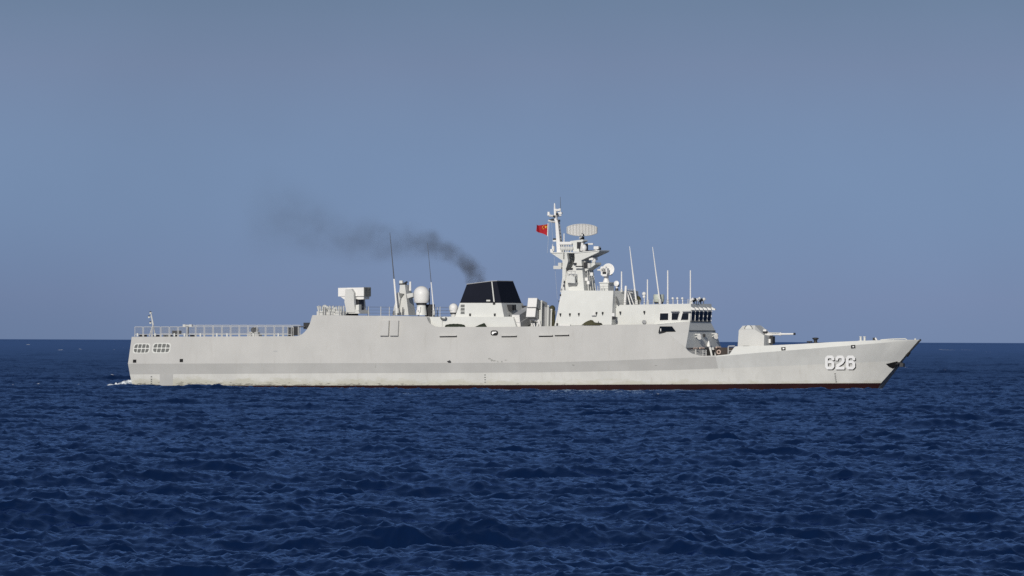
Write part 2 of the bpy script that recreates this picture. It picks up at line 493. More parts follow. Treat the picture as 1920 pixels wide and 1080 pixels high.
# quarter vents
def rrect(x0, y0, x1, y1, r, sh=0.0, k=4):
    pts = []
    for cx, cy, a0 in ((x1 - r, y0 + r, -90), (x1 - r, y1 - r, 0), (x0 + r, y1 - r, 90), (x0 + r, y0 + r, 180)):
        for j in range(k + 1):
            a = R(a0 + 90 * j / k); x, y = cx + r * math.cos(a), cy + r * math.sin(a)
            pts.append((x + sh * ((y1 - y) / (y1 - y0) - .5), y))
    return pts
for x0, x1, y0, y1 in ((250.8, 280.2, 644.6, 662), (286.8, 318.8, 643.8, 661.4)):
    mb = MB(); decal(mb, rrect(x0 - 1, y0 - .8, x1 + 1, y1 + .8, 5, 3), 0.01)
    for r_ in range(2):
        for c in range(4):
            wc, hc = (x1 - x0) / 4, (y1 - y0) / 2
            a, b_ = x0 + c * wc + .8, y0 + r_ * hc + .9
            sh = 1.5 if r_ == 0 else -1.5
            pts = rrect(a, b_, a + wc - 1.6, b_ + hc - 1.8, 1.0, 1.5, 2)
            if c in (0, 3):
                cut = 3.2
                q = []
                for x, y in pts:
                    ex = (x - a) if c == 0 else (a + wc - 1.6 - x)
                    ey = (y - b_) if r_ == 0 else (b_ + hc - 1.8 - y)
                    if ex + ey < cut:
                        dlt = (cut - ex - ey) / 2
                        x += dlt if c == 0 else -dlt; y += dlt if r_ == 0 else -dlt
                    q.append((x, y))
                pts = q
            pts = [(x + sh * .5, y) for x, y in pts]
            decal(mb, pts, 0.03, 1)
    mb.build('vent_grille', [M['white'], M['louvre']], hull)
for x, y in ((252.6, 677.2), (340.2, 676)):
    mb = MB(); decal(mb, [(x - 3.2, y - 3), (x + 3.2, y - 3), (x + 3, y + 3), (x - 3.4, y + 3)], 0.012)
    mb.build('square_port', M['black'], hull)
mb = MB(); decal(mb, [(513, 657.6), (520, 657.6), (520, 659.2), (513, 659.2)], 0.012); mb.build('scupper', M['grey'], hull)
mb = MB(); decal(mb, [(299.5, 701.6), (324.5, 701.4), (324, 723), (299.5, 723)], 0.006); mb.build('paint_patch', M['patch'], hull)
# scuffs where fenders and boats have rubbed the side
for x, y, w_, h_, sk in ((918, 672.5, 3.2, 1.6, 1), (922, 675.5, 2.4, 2.2, 0), (927, 676.5, 3.4, 1.2, .6), (933, 678.5, 1.4, 2.4, 0), (941, 678.4, 1.2, 2.2, 0), (948.5, 675.2, 2.6, .8, 0), (704, 684, .8, 7, 0), (1075, 684.5, 2.4, 1.0, 0), (1230, 685, 3.0, .8, .5)):
    mb = MB(); decal(mb, [(x - w_, y - h_ * .3), (x - w_ * .2, y - h_), (x + w_, y - h_ * .4 + sk * .4), (x + w_ * .7, y + h_ * .6), (x - w_ * .5, y + h_)], .006)
    mb.build('scuff_mark', M['scuff'], hull)
# raised side doors and rubbing strips
for x0, x1 in ((714.5, 731), (733, 749)):
    mb = MB()
    near = [cast(x, y, .30) for x, y in ((x0 + .8, 601.5), (x1, 601.5), (x1 - 1.3, 630), (x0 - .3, 630))]
    mb.hull2(near, [cast(x, y, -.05) for x, y in ((x0 + .8, 601.5), (x1, 601.5), (x1 - 1.3, 630), (x0 - .3, 630))])
    mb.build('side_door', M['hull'], hull)
for x0, x1, y in ((825, 857, 629.3), (941, 969.5, 629.3), (1011, 1037, 628.6), (1041, 1067.5, 627.4)):
    mb = MB()
    q = [(x0, y), (x1, y - .4), (x1, y + 1.3), (x0, y + 1.7)]
    mb.hull2([cast(a, b_, .3) for a, b_ in q], [cast(a, b_, -.05) for a, b_ in q]); mb.build('rubbing_strip', M['hull'], hull)
    o_ = MB(); q = [(x0, y + 1.8), (x1, y + 1.4), (x1, y + 3.0), (x0, y + 3.4)]
    decal(o_, q, .01); o_.build('strip_shadow', M['black'], hull)  # black strip: the shadow beneath each ledge, painted on the hull
# fairleads
def ring(name, outer, inner, off, m_, m2):
    mb = MB(); decal(mb, outer, off, 0); decal(mb, inner, off + .02, 1)
    return mb.build(name, [m_, m2], hull)
ring('fairlead', rrect(920.2, 619.6, 934, 629.2, 4.2), [(922.2, 625.4), (923.5, 622), (930.6, 622), (931.6, 623.6), (927.5, 624.4), (924, 627.6)], .05, M['black'], M['number'])
for x, y in ((1469, 654), (1599.6, 649.8)):
    ring('fairlead', [(x - 4.2, y - 2.6), (x + 3.8, y - 3.2), (x + 4.2, y + 2.6), (x - 3.6, y + 3.2)],
         [(x - 1.2, y - 1.2), (x + 1.9, y - 1.4), (x + 1.9, y + .9), (x - 1.2, y + 1.1)], .05, M['black'], M['number'])
mb = MB(); decal(mb, [(838.5, 677.6), (844, 675.6), (846.5, 679), (845, 680.3), (841, 680)], .08); mb.build('hull_eye', M['dark'], hull)
# anchor recess, dark bar standing for the port side's shaded edge at the stem
mb = MB(); decal(mb, [(1661, 682.4), (1682.6, 677.4), (1685, 682), (1681, 686.5), (1674.3, 691.4), (1667, 688)], .015); mb.build('anchor_recess', M['black'], hull)
mb = MB()
stem = [P(x, y) for x, y in ((1725, 636.6), (1697.6, 666), (1688, 678.6), (1675.4, 693), (1652.4, 718.4))]
mb.path([p + Vector((0.05, 0.10, 0)) for p in stem], .11, 8); mb.build('stem_shade_bar', M['dark'], hull)
mb = MB(); a = P(1697.5, 667); b_ = P(1703.5, 660); mb.tube(a + Vector((.1, .1, 0)), b_ + Vector((.1, .1, 0)), .2, .16, 10); mb.build('bow_hawse', M['black'], hull)

# anchor hangs at the stem
ap = P(1688, 684, 0)
anc = thing('anchor', 'black stowed anchor hanging at the raked bow beside its dark recess', 'anchor', ap + Vector((0, 0, 0)))
mb = MB()
mb.tube(Vector((-.55, 0, .05)), Vector((.1, 0, 0)), .09, .12, 10); mb.build('shank', M['dark'], anc)
mb = MB()
mb.add([Vector(v) for v in ((.0, -.30, .28), (.42, -.26, .14), (.42, -.26, -.20), (.02, -.30, -.22), (.0, .30, .28), (.42, .26, .14), (.42, .26, -.20), (.02, .30, -.22))],
       [(0, 1, 2, 3), (7, 6, 5, 4), (0, 4, 5, 1), (1, 5, 6, 2), (2, 6, 7, 3), (3, 7, 4, 0)])
mb.tube((.05, -.45, .2), (-.35, -.50, .05), .12, .03, 8); mb.tube((.05, .45, .2), (-.35, .50, .05), .12, .03, 8)
mb.build('flukes', M['dark'], anc)

# ---- aft deck: raised safety-net frames on both edges
def net_frame(px0, px1, ytop, ybot, w, parent):
    a0, a1, b0, b1 = P(px0, ybot, w), P(px1, ybot, w), P(px0, ytop, w), P(px1, ytop, w)
    mb = MB()
    for p, q in ((a0, b0), (a1, b1), (b0, b1), (a0, a1)): mb.tube(p, q, .036, .036, 5)
    f = mb.build('net_frame', M['wire'], parent)
    mb = MB()
    for k in range(1, 6):
        t = k / 6; mb.tube(a0.lerp(a1, t), b0.lerp(b1, t), .009, .009, 3, cap=False)
        mb.tube(a0.lerp(b0, t), a1.lerp(b1, t), .009, .009, 3, cap=False)
    mb.build('net', M['wire'], f)
    mb = MB()
    for p in (a0, a1): mb.tube(p, Vector((p.x, p.y, p.z - PX(4.6))), .055, .055, 5)
    mb.each('post', M['wire'], f)
x = 253.0
while x < 541:
    net_frame(x, x + 14.6, 613 + (x - 253) * -.002, 627, 5.0, ship); x += 16.4
far_dx = 10.0 * math.sin(YAW) / SCALE
x = 302.0
while x < 560:
    y_ = 613 if x < 345 else 609.8
    mbx = x
    a0 = P(x, 630, -5.0)
    net_frame(x, x + 14.6, y_, 626, -5.0, ship); x += 16.4
# deck-edge lip
mb = MB()
for px in (258, 291, 327, 346, 376, 407, 426, 475, 522):
    p = P(px, 630, 5.05); mb.box(p + Vector((0, 0, .12)), (.16, .12, .34))
mb.each('deck_edge_stud', M['white'], hull)
# ensign / stern light mast
sm = sub('stern_light_mast', ship)
mb = MB(); w = 1.5
top_, j = P(282.6, 585, w), P(287, 609, w)
mb.tube(j, top_, .10, .06, 8); mb.tube(P(279.5, 631, w + .6), j, .06, .06, 6); mb.tube(P(291.5, 631, w - .6), j, .06, .06, 6); mb.tube(P(283.5, 631, w - 1.6), j, .06, .06, 6)
mb.build('pole', M['wire'], sm)
for px, py in ((282, 586.2), (279.4, 594), (281.8, 605)):
    mb = MB(); p = P(px, py, w + .1)
    mb.tube(p - Vector((0, 0, .12)), p + Vector((0, 0, .04)), .10, .10, 10, 0); mb.tube(p + Vector((0, 0, .04)), p + Vector((0, 0, .15)), .11, .08, 10, 1)
    mb.tube(p, P(px + 3.2, py + .5, w), .04, .04, 5, 0)
    mb.build('lamp', [M['white'], M['dark']], sm)
# deck fittings on the quarterdeck
dv = sub('deck_crane', ship)
mb = MB(); mb.tube(P(352, 631, 2), P(352.4, 612, 2), .11, .09, 8); mb.build('post', M['dark'], dv)
mb = MB(); a = P(346, 610.5, 2); b_ = P(358, 610.5, 2); mb.tube(a, b_, .09, .09, 6); mb.box(a, (.3, .3, .25)); mb.box(b_, (.3, .3, .25)); mb.build('arm', M['weapon'], dv)
for x0, y0, x1, y1, m_ in ((322.5, 620, 335, 626, 'dark'), (261, 627.5, 270, 630.8, 'dark'), (287.5, 628, 295, 630.8, 'dark'), (306, 628, 318, 630.8, 'louvre'), (356, 628, 359.5, 630.8, 'dark')):
    mb = MB(); mb.slab([(x0, y0), (x1, y0), (x1, 632), (x0, 632)] if y1 > 627 else [(x0, y0), (x1, y0), (x1, y1), (x0, y1)], 3.0, 2.2)
    if y1 < 627: mb.slab([(x0 + 2, y1), (x1 - 2, y1), (x1 - 2, 632), (x0 + 2, 632)], 2.8, 2.4)
    mb.build('deck_box', M[m_], ship)
# winch near the middle of the quarterdeck
wn = sub('winch', ship)
mb = MB(); p = P(477.5, 622, 3); mb.tube(p + Vector((0, .4, .2)), p + Vector((0, -.4, .2)), .28, .28, 12); mb.build('drum', M['dark'], wn)
mb = MB(); mb.box(p + Vector((0, 0, -.25)), (1.0, .7, .5)); mb.tube(p + Vector((0, 0, -.5)), p + Vector((0, 0, .55)), .12, .1, 8); mb.box(P(477.5, 630, 3) + Vector((0, 0, .05)), (1.3, .9, .3)); mb.build('frame', M['weapon'], wn)
# dark bulkhead doors under the sweep of the upper deck
for x0, x1, y0, y1 in ((540.5, 549, 614, 630), (550, 558.5, 613, 627)):
    mb = MB(); mb.slab([(x0, y0), (x1, y0), (x1, y1 + 2), (x0, y1 + 2)], 4.6, 4.4); g = mb.build('screen_door', M['dark'], ship)
    mb = MB()
    for xx in (x0 - .7, x1 + .7): mb.slab([(xx - .6, y0 - 1), (xx + .6, y0 - 1), (xx + .6, y1 + 2), (xx - .6, y1 + 2)], 4.62, 4.4)
    mb.build('door_frame', M['wire'], g)
mb = MB(); mb.slab([(569, 605), (579, 605), (583, 617), (569, 617)], 4.3, 2.5); mb.build('locker', M['dark'], ship)
mb = MB(); mb.tube(P(550, 612.6, 4.5), P(572, 612.6, 4.5), .07, .07, 6); mb.build('guard_pipe', M['whip'], ship)

# ---- railing helper
def railing(pts, w, h, posts, name='railing', lines=3, m_='wire', lm='whip'):
    """pts: deck-edge pixel polyline; posts: pixel x of the stanchions"""
    r_ = sub(name, ship)
    xs = [p[0] for p in pts]; ys = [p[1] for p in pts]
    mb = MB()
    for px in posts:
        p = P(px, np.interp(px, xs, ys), w); mb.tube(p - Vector((0, 0, .05)), p + Vector((0, 0, h)), .05, .04, 6)
    mb.each('stanchion', M[m_], r_)
    mb = MB()
    for k in range(lines):
        mb.path([P(px, py, w) + Vector((0, 0, h * (k + 1) / lines - .05)) for px, py in pts], .014, 4)
    mb.build('wire_line', M[lm], r_)
    return r_
railing([(597, 591), (645, 591.5)], 4.3, PX(18.5), (598, 608, 617.5, 625, 636, 644))
railing([(677, 592), (740, 592.5)], 4.3, PX(17.5), (691, 714, 739))
railing([(808, 594), (845, 594)], 3.9, PX(19), (811.5, 825))
railing([(597, 591), (845, 593)], -4.3, PX(17), (650, 690, 730, 785, 820), m_='wire')
# row of decoy launchers / ventilators behind that rail
def ventilator(px, w, hpx, r):
    v = sub('ventilator', ship)
    p = P(px, 591, w)
    mb = MB(); mb.tube(p, p + Vector((0, 0, PX(hpx * .55))), r, r * .8, 10); mb.build('trunk', M['weapon'], v)
    mb = MB(); mb.ball(p + Vector((0, 0, PX(hpx * .75))), r * 1.25, 8, 0, (1, 1, .95)); mb.build('cowl', M['white'], v)
ventilator(609, 3.6, 19, .26); ventilator(613.5, 2.6, 16, .22); ventilator(627, 3.2, 12, .30)
for px, w in ((601.5, 3.9), (620, 3.4), (636, 3.8), (641, 3.0)):
    d_ = sub('decoy_launcher', ship)
    mb = MB(); p = P(px, 591, w); mb.box(p + Vector((0, 0, .2)), (.7, .6, .42)); mb.build('base', M['weapon'], d_)
    mb = MB()
    for k in range(3):
        mb.tube(p + Vector((-.22 + .22 * k, 0, .35)), p + Vector((-.28 + .3 * k, -.25, .95)), .09, .09, 8)
    mb.build('tube', M['white'], d_)

# ---- short range missile launcher
ml = sub('rocket_launcher', ship)
mb = MB(); mb.slab([(634, 539.8), (682, 539), (682, 555.2), (634, 555.8)], 1.0, -1.0, wtrace=1.0)
mb.slab([(638, 556), (648, 556), (648, 562), (645.5, 561.5)], .9, -.6, wtrace=.9)
mb.slab([(664, 555.5), (681.5, 555.5), (681, 561), (672, 561.5), (664, 560)], .8, -.8, wtrace=.9)
box_ = mb.build('launch_box', M['radome'], ml)
mb = MB()
fc = P(682, 547, 1.0).x
zc0 = P(682, 555.2, 1.0).z; zc1 = P(682, 539, 1.0).z
for r_ in range(5):
    for c in range(5):
        y_ = -.78 + c * .39; z_ = zc0 + (zc1 - zc0) * (r_ + .5) / 5
        mb.tube((fc - .1, y_, z_), (fc + .05, y_, z_), .13, .13, 10)
mb.build('tube_end', M['louvre'], ml)
mb = MB(); mb.slab([(648, 542), (659, 541.6), (663.5, 549), (664, 562), (666, 585), (650, 586), (646, 566), (647, 556)], 1.55, 1.02, wtrace=1.5); mb.build('side_arm', M['weapon'], ml)
mb = MB(); mb.slab([(648, 542), (659, 541.6), (663.5, 549), (664, 562), (666, 585), (650, 586), (646, 566), (647, 556)], -1.02, -1.55, wtrace=1.5); mb.build('side_arm', M['weapon'], ml)
mb = MB(); mb.slab([(648, 580), (672, 581), (674, 588), (649, 588)], 1.45, -1.45, wtrace=1.45); mb.build('turntable', M['weapon'], ml)
c = P(661, 590, 0); c2 = P(661, 586, 0)
mb = MB(); mb.tube((c2.x - .4, 0, c.z - .15), (c2.x - .4, 0, c2.z), 1.0, 1.0, 24); mb.build('pedestal', M['dark'], ml)
mb = MB(); mb.slab([(664, 561), (673, 562), (673, 581), (664, 581)], .5, -.9, wtrace=.5); mb.build('gap_shade', M['dark'], ml)  # dark slab standing for the shade in the gap beside the arm
mb = MB(); mb.slab([(669, 572), (675, 571), (675, 581), (669, 581)], 1.3, .6, wtrace=1.0); mb.build('motor', M['white'], ml)

# ---- aft mast, radomes, whips
am = sub('aft_mast', ship)
mb = MB()
def frustum(mb, b0, b1, t0, t1, wb, wt, mi=0):
    """near bottom corners b0,b1 and near top corners t0,t1 in pixels, half widths wb, wt"""
    q = [P(*b0, wb), P(*b1, wb), P(*t1, wt), P(*t0, wt)]
    mb.hull2(q, [mir(p) for p in q], mi)
frustum(mb, (744, 591), (766, 591), (750, 534), (759.2, 534), 1.05, .75)
mb.build('tower', M['weapon'], am)
mb = MB(); mb.slab([(735.5, 591), (746, 591), (750, 560), (747, 548), (744, 549), (742, 562)], 1.3, .9); mb.build('side_strut', M['weapon'], am)
mb = MB(); mb.slab([(744.5, 549), (757, 551), (746.5, 567)], 1.05, .3); mb.build('recess_shade', M['louvre'], am)  # dark triangle standing for the shaded recess in the tower
mb = MB(); mb.slab([(762, 551), (774, 549), (774.5, 556), (764, 559.5)], 1.2, .0); mb.build('sponson', M['weapon'], am)
mb = MB(); mb.tube(P(769, 545, .2), P(769.3, 528, .2), .13, .10, 8); mb.build('post', M['radome'], am)
mb = MB(); p = P(755.5, 530.5, 0); mb.box(p + Vector((-.1, -.2, .1)), (.35, .3, .3)); mb.tube(p + Vector((-.2, 0, -.25)), p + Vector((.5, 0, .12)), .1, .1, 8, 1); mb.box(p + Vector((0, 0, -.12)), (.7, .5, .15), None, 1)
mb.build('director', [M['white'], M['dark']], am)
for px in (737, 739.5, 755):
    mb = MB(); mb.tube(P(px, 591, 1.5), P(px + .5, 576 if px > 740 else 583, 1.5), .06, .05, 6); mb.build('pipe', M['dark'], am)
def whip(pts, w, r0, r1, m0, m1, split):
    """pts pixel base->tip; a stout lower section and a thin upper one"""
    h_ = sub('whip_antenna', ship)
    a, b_ = P(*pts[0], w), P(*pts[1], w)
    s = a.lerp(b_, split)
    mb = MB(); mb.tube(a, s, r0, r0 * .8, 8); mb.build('lower_mast', M[m0], h_)
    mb = MB(); mb.tube(s, b_, r0 * .55 if m0 != m1 else r0 * .8, r1, 6); mb.build('rod', M[m1], h_)
    mb = MB(); mb.tube(a - Vector((0, 0, .05)), a + Vector((0, 0, .45)), r0 * 2, r0 * 1.6, 10); mb.build('insulator', M['weapon'], h_)
whip([(744.5, 586), (731, 436)], 2.2, .12, .025, 'radome', 'whip', .42)
whip([(814, 590), (801.5, 455)], 2.8, .07, .02, 'radome', 'whip', .45)
whip([(1193.5, 570), (1180.5, 462)], 1.6, .10, .035, 'radome', 'radome', .5)
whip([(1237.5, 569), (1223.5, 463)], 3.0, .085, .035, 'radome', 'radome', .5)
def pole(px, y0, y1, w, r=.07):
    h_ = sub('pole_antenna', ship)
    a, b_ = P(px, y0, w), P(px, y1, w)
    mb = MB(); mb.tube(a, b_, r, r * .8, 8); mb.build('rod', M['radome'], h_)
    mb = MB(); mb.tube(a - Vector((0, 0, .1)), a.lerp(b_, .12), r * 1.7, r * 1.4, 8); mb.build('foot', M['weapon'], h_)
pole(1165.4, 546, 509, 2.0, .085); pole(1214, 571, 524, 2.4, .08); pole(1252, 570, 507, 2.5, .085); pole(1294.5, 569, 507, 2.6, .075)
pole(1208, 570, 549, 2.2, .05)
mb = MB(); p = P(1207.6, 551, 2.2); mb.ball(p, .22, 6); mb.ball(p + Vector((0, 0, -.32)), .16, 6); mb.build('signal_lamp', M['radome'], ship)

def radome(px, w, prof, base):
    r_ = sub('radome', ship)
    p = P(px, prof[0][1], w)
    z = lambda py: P(px, py, w).z
    mb = MB(); mb.lathe((p.x, p.y, 0), [(PX(rr), z(py)) for rr, py in prof], n=32); mb.build('dome', M['radome'], r_, smooth=50)
    for nm, rr0, rr1, y0, y1, m_ in base:
        mb = MB(); mb.tube((p.x, p.y, z(y0)), (p.x, p.y, z(y1)), PX(rr0), PX(rr1), 20); mb.build(nm, M[m_], r_, smooth=40)
    return r_, p
dome = [(12.6, 568), (13.4, 567)] + [(14.6, 561)] + [(15.3 * math.cos(R(a)), 551.6 - 15.3 * math.sin(R(a))) for a in range(-5, 91, 9)]
rd, p = radome(790.3, 2.0, dome, (('collar', 10, 10, 571.5, 567.5, 'dark'), ('pedestal', 10.5, 8.2, 591, 571.5, 'white')))
mb = MB(); q = P(804, 582, 1.2); mb.box(q + Vector((0, .3, 0)), (.75, .9, 1.3)); mb.build('cabinet', M['dark'], rd)
mb = MB(); q = P(786, 580, 2.6); mb.box(q, (.35, .2, .55)); mb.box(P(784, 586, 2.6), (.3, .2, .5)); mb.build('access_panel', M['radome'], rd)
mb = MB(); mb.tube(P(805, 590, 1), P(805.5, 540, 1), .06, .05, 6); mb.build('lightning_rod', M['dark'], rd)
dome2 = [(6.6, 586), (7.6, 582)] + [(8.5 * math.cos(R(a)), 577.3 - 8.5 * math.sin(R(a))) for a in range(-10, 91, 10)]
radome(850.3, 2.6, dome2, (('collar', 6.2, 6.4, 588.6, 585.5, 'dark'), ('pedestal', 5, 5, 594, 588.5, 'weapon')))

# ---- deckhouse, funnel
dh = sub('deckhouse', ship)
mb = MB(); mb.slab([(806, 594), (962, 594), (968, 614), (806, 621)], lambda z: 4.05 - .1 * (z - 7.7), lambda z: -(4.05 - .1 * (z - 7.7))); mb.build('wall', M['white'], dh)
mb = MB(); mb.slab([(798, 593.8), (806, 593.8), (806, 620), (798, 620)], 3.0, -3.0); mb.build('end_wall', M['hull'], dh)
mb = MB(); q = P(830, 597.5, 4.15); mb.path([P(826.5, 595.5, 4.3), P(828.5, 598.6, 4.4), P(835.5, 598.6, 4.4), P(836.2, 594.5, 4.4)], .09, 6); mb.tube(q, q + Vector((0, .4, 0)), .08, .08, 6); mb.build('pipe_bracket', M['louvre'], dh)
mb = MB(); mb.slab([(826.8, 599), (829.5, 599), (829.5, 614), (826.8, 614)], 4.25, 4.0); mb.build('davit_post', M['white'], dh)

fn = sub('funnel', ship)
fw = lambda z: 3.35 - .2 * (z - 7.7)
fwm = lambda z: -fw(z)
mb = MB(); mb.slab([(862.4, 568), (940, 568), (947.5, 606), (949, 614), (848, 614), (854, 592)], fw, fwm); casing = mb.build('casing', M['white'], fn)
cp = lambda z: fw(z) + .01
mb = MB()
mb.slab([(862.2, 568.2), (875.2, 533.4), (922, 527.6), (931.5, 527.2), (940.2, 568.2)], lambda z: 2.85 - .235 * (z - 9.2) + .02, lambda z: -(2.85 - .235 * (z - 9.2) + .02))
cap_ = mb.build('funnel_cap', M['navy'], fn)
mb = MB()
t0, t1, t2 = P(875.2, 533.2, 2.4), P(922, 527.4, 2.3), P(931.5, 527, 2.3)
for a, b_ in ((t0, t1), (t1, t2), (t2, mir(t2)), (mir(t2), mir(t1)), (mir(t1), mir(t0)), (t0, mir(t0))): mb.tube(a + Vector((0, 0, .02)), b_ + Vector((0, 0, .02)), .045, .045, 5)
mb.build('rim', M['grey'], fn)
mb = MB(); mb.tube(P(926.5, 566.5, 3.0), P(922.2, 528, 2.35), .075, .06, 6); mb.build('drain_pipe', M['white'], fn)
mb = MB(); mb.box(P(916, 563.6, 3.0), (.42, .2, .16)); mb.box(P(927, 568.5, 3.05), (.26, .25, .3), None, 1); mb.each('floodlight', [M['white'], M['dark']], fn)
mb = MB()
for k in range(3): mb.slab([(864, 571 + k * 6.4), (871, 571 + k * 6.4), (871, 576 + k * 6.4), (863.4, 576 + k * 6.4)], lambda z: fw(z) + .03, lambda z: fw(z) - .2)
mb.build('louvre', M['louvre'], fn)
# slits on the front of the funnel house
def front_quad(mb, x, y0, y1, z0, z1, t=.05, mi=0):
    mb.box((x, (y0 + y1) / 2, (z0 + z1) / 2), (t, abs(y1 - y0), z1 - z0), None, mi)
mb = MB()
xa, za, zb = P(941.5, 575, fw(9)).x, P(941, 582, 2.5).z, P(941, 571, 2.5).z
for y_ in (-1.45, -.75): front_quad(mb, xa + .28, y_ - .22, y_ + .22, za, zb, .6)
mb.build('intake_slit', M['dark'], fn)
mb = MB(); p = P(951, 588, 1.8); mb.box(p, (.35, .3, .2)); mb.box(p + Vector((.15, 0, -.25)), (.2, .2, .25), None, 1); mb.build('searchlight', [M['white'], M['dark']], fn)
for px in (883.2, 924.5):
    mb = MB(); mb.slab([(px - 11.5 if px < 900 else px - 9, 595.5), (px, 595.5), (px, 614), (px - 11.5 if px < 900 else px - 9, 614)], lambda z: fw(z) + .13, lambda z: fw(z) - .1); mb.build('door', M['white'], fn)
mb = MB(); mb.slab([(928, 595.5), (940.2, 595.5), (941, 614), (928, 614)], lambda z: fw(z) + .13, lambda z: fw(z) - .1); mb.build('door', M['white'], fn)
for px, py in ((881.5, 590), (927.8, 590), (861.5, 601.5)):
    mb = MB(); p = P(px, py, fw(P(px, py, 3).z) + .08); mb.box(p, (.16, .2, .26)); mb.build('deck_lamp', M['dark'], fn)
mb = MB(); mb.slab([(949, 594.5), (951.5, 594.5), (955, 614), (951.5, 614)], 2.9, 2.6); mb.build('side_plate', M['white'], fn)

# ---- anti-ship missile launchers: boxes lying athwartships, one pair firing each way
def canister(parent, px, py, wn, wf, dx, h, tilt, m_=None):
    """near end centre at pixel (px,py), near/far offsets, width along ship, height, rise towards far end"""
    c = P(px, py, wn)
    mb = MB(); vs = []
    d = Vector((0, wn - wf, tilt)).normalized()
    up = Vector((1, 0, 0)).cross(d)
    if up.z < 0: up = -up
    for cen in (c, c + d * (wn - wf) / d.y):
        vs.append([cen + Vector((sx * dx / 2, 0, 0)) + up * (sz * h / 2) for sx, sz in ((-1, -1), (1, -1), (1, 1), (-1, 1))])
    mb.hull2(vs[0], vs[1])
    for t in (0.0, .5, 1.0):
        cc = c + d * ((wn - wf) / d.y * t)
        q = [cc + Vector((sx * (dx / 2 + .035), 0, 0)) + up * (sz * (h / 2 + .035)) for sx, sz in ((-1, -1), (1, -1), (1, 1), (-1, 1))]
        mb.hull2([v - d * .06 for v in q], [v + d * .06 for v in q])
    q = [v - d * .075 for v in vs[0]]
    mb.hull2(q, [v + d * .02 for v in vs[0]], 1)
    return mb.build('canister', [M['grey'], m_ or M['radome']], parent)  # sunlit end white and shaded body grey, put into the colours
la = sub('missile_launcher', ship)
canister(la, 967.8, 597.2, 3.6, -1.9, .84, .80, 1.28)
canister(la, 969.5, 611.5, 3.55, -1.9, .84, .80, 1.28)
mb = MB(); mb.slab([(962, 604), (975, 604), (975, 616), (962, 616)], 3.5, 3.2); mb.slab([(992, 590), (996, 590), (996, 616), (992, 616)], .6, .3); mb.build('cradle', M['weapon'], la)
lb = sub('missile_launcher', ship)
canister(lb, 998.4, 567.6, 3.4, -1.8, 1.0, .96, -1.35, M['radome'])
canister(lb, 996.0, 586.0, 3.4, -1.8, 1.0, .96, -1.35, M['radome'])
mb = MB()
for a, b_ in (((997, 606), (999, 617)), ((1001, 606), (1003, 617)), ((1010, 604), (1005, 617)), ((1011, 600), (1014, 617))):
    mb.tube(P(*a, 3.0), P(*b_, 3.0), .09, .09, 6)
mb.slab([(993, 594), (1012, 600), (1012, 604), (993, 600)], 2.6, -1.5)
mb.build('cradle', M['radome'], lb)
# blast screens between launchers and bridge block
bs = sub('blast_screen', ship)
for x0, x1, yt, w0 in ((1013, 1027, 562, 2.4), (1027.5, 1034, 574, 1.6)):
    mb = MB()
    q = [P(x0, yt + 2, w0), P(x0, 616, w0)]
    d = Vector(((x1 - x0) * SCALE * .35, (x1 - x0) * SCALE / math.sin(YAW) * .62, 0))
    mb.hull2([q[0], q[1], q[1] + d, q[0] + d + Vector((0, 0, -.2))], [p + Vector((-.5, .1, -.0)) for p in (q[0], q[1], q[1] + d, q[0] + d)])
    mb.build('plate', M['grey'], bs)
for px, y0, y1 in ((1011.5, 583, 608), (1014.4, 565, 604), (1027, 574, 607), (1033, 581, 608)):
    mb = MB(); mb.tube(P(px + .0, y1 + 8, 2.6), P(px + 1, y0, 2.6), .09, .08, 6); mb.ball(P(px + 1, y0, 2.6), .12, 6); mb.build('post', M['white'], bs)
mb = MB(); mb.ball(P(1035.5, 579, .5), .32, 8, 0, (1, 1, 1.2)); mb.tube(P(1035.5, 616, .5), P(1035.5, 579, .5), .35, .3, 8); mb.build('covered_post', M['olive'], bs)
mb = MB(); mb.slab([(977, 573), (984, 573), (984, 582), (977, 582)], -2.5, -3.0, wtrace=-2.5); mb.build('far_box', M['dark'], bs)

# ---- forward superstructure
su = sub('superstructure', ship)
ew = lambda z: 4.4 - .22 * (z - 6.9)
mb = MB()
mb.slab([(1039.5, 611), (1054.5, 544.5), (1140, 545), (1150, 545), (1146.5, 609)], ew, lambda z: -ew(z))
wall = mb.build('wall', M['white'], su)
# chamfered front of the upper storey
mb = MB()
zt, zb_ = P(1150, 545, 3.6).z, P(1148, 575, 3.9).z
a_t, a_b = P(1149, 545, ew(zt)), P(1147, 576, ew(zb_))
c_t, c_b = P(1172, 545.5, 1.25), P(1171, 576, 1.35)
q = [a_t, a_b, c_b, c_t]
mb.add(q + [mir(p) for p in q], [(0, 1, 2, 3), (4, 7, 6, 5), (3, 2, 6, 7), (0, 3, 7, 4), (1, 5, 6, 2), (0, 4, 5, 1)])
mb.build('upper_front', M['white'], su)
# lattice ladder and frame on its forward face
lx = c_t.x + .12
mb = MB()
for y_ in (-1.0, -.35, .35, 1.0):
    mb.tube((lx + .1, y_, c_b.z), (lx - .05, y_, zt + .2), .05, .05, 5)
for k in range(7):
    z_ = c_b.z + (zt - c_b.z) * k / 6
    mb.tube((lx + .05, -1.0, z_), (lx + .05, 1.0, z_), .035, .035, 5)
mb.build('lattice_ladder', M['grey'], su)
mb = MB(); mb.tube(P(1171.5, 571.5, 2.2), P(1173.5, 536, 2.0), .13, .12, 8); mb.tube(P(1182, 571.5, 1.5), P(1176, 548, 1.5), .08, .07, 6); mb.tube(P(1188.5, 571.5, 1.3), P(1180, 549, 1.3), .06, .06, 6); mb.tube(P(1174, 547, 1.8), P(1186, 549, 1.0), .07, .07, 6)
mb.build('tripod', M['radome'], su)
mb = MB(); mb.ball(P(1196, 563, .8), .36, 8, 0, (1, 1, 1.3)); mb.build('covered_lamp', M['olive'], su)
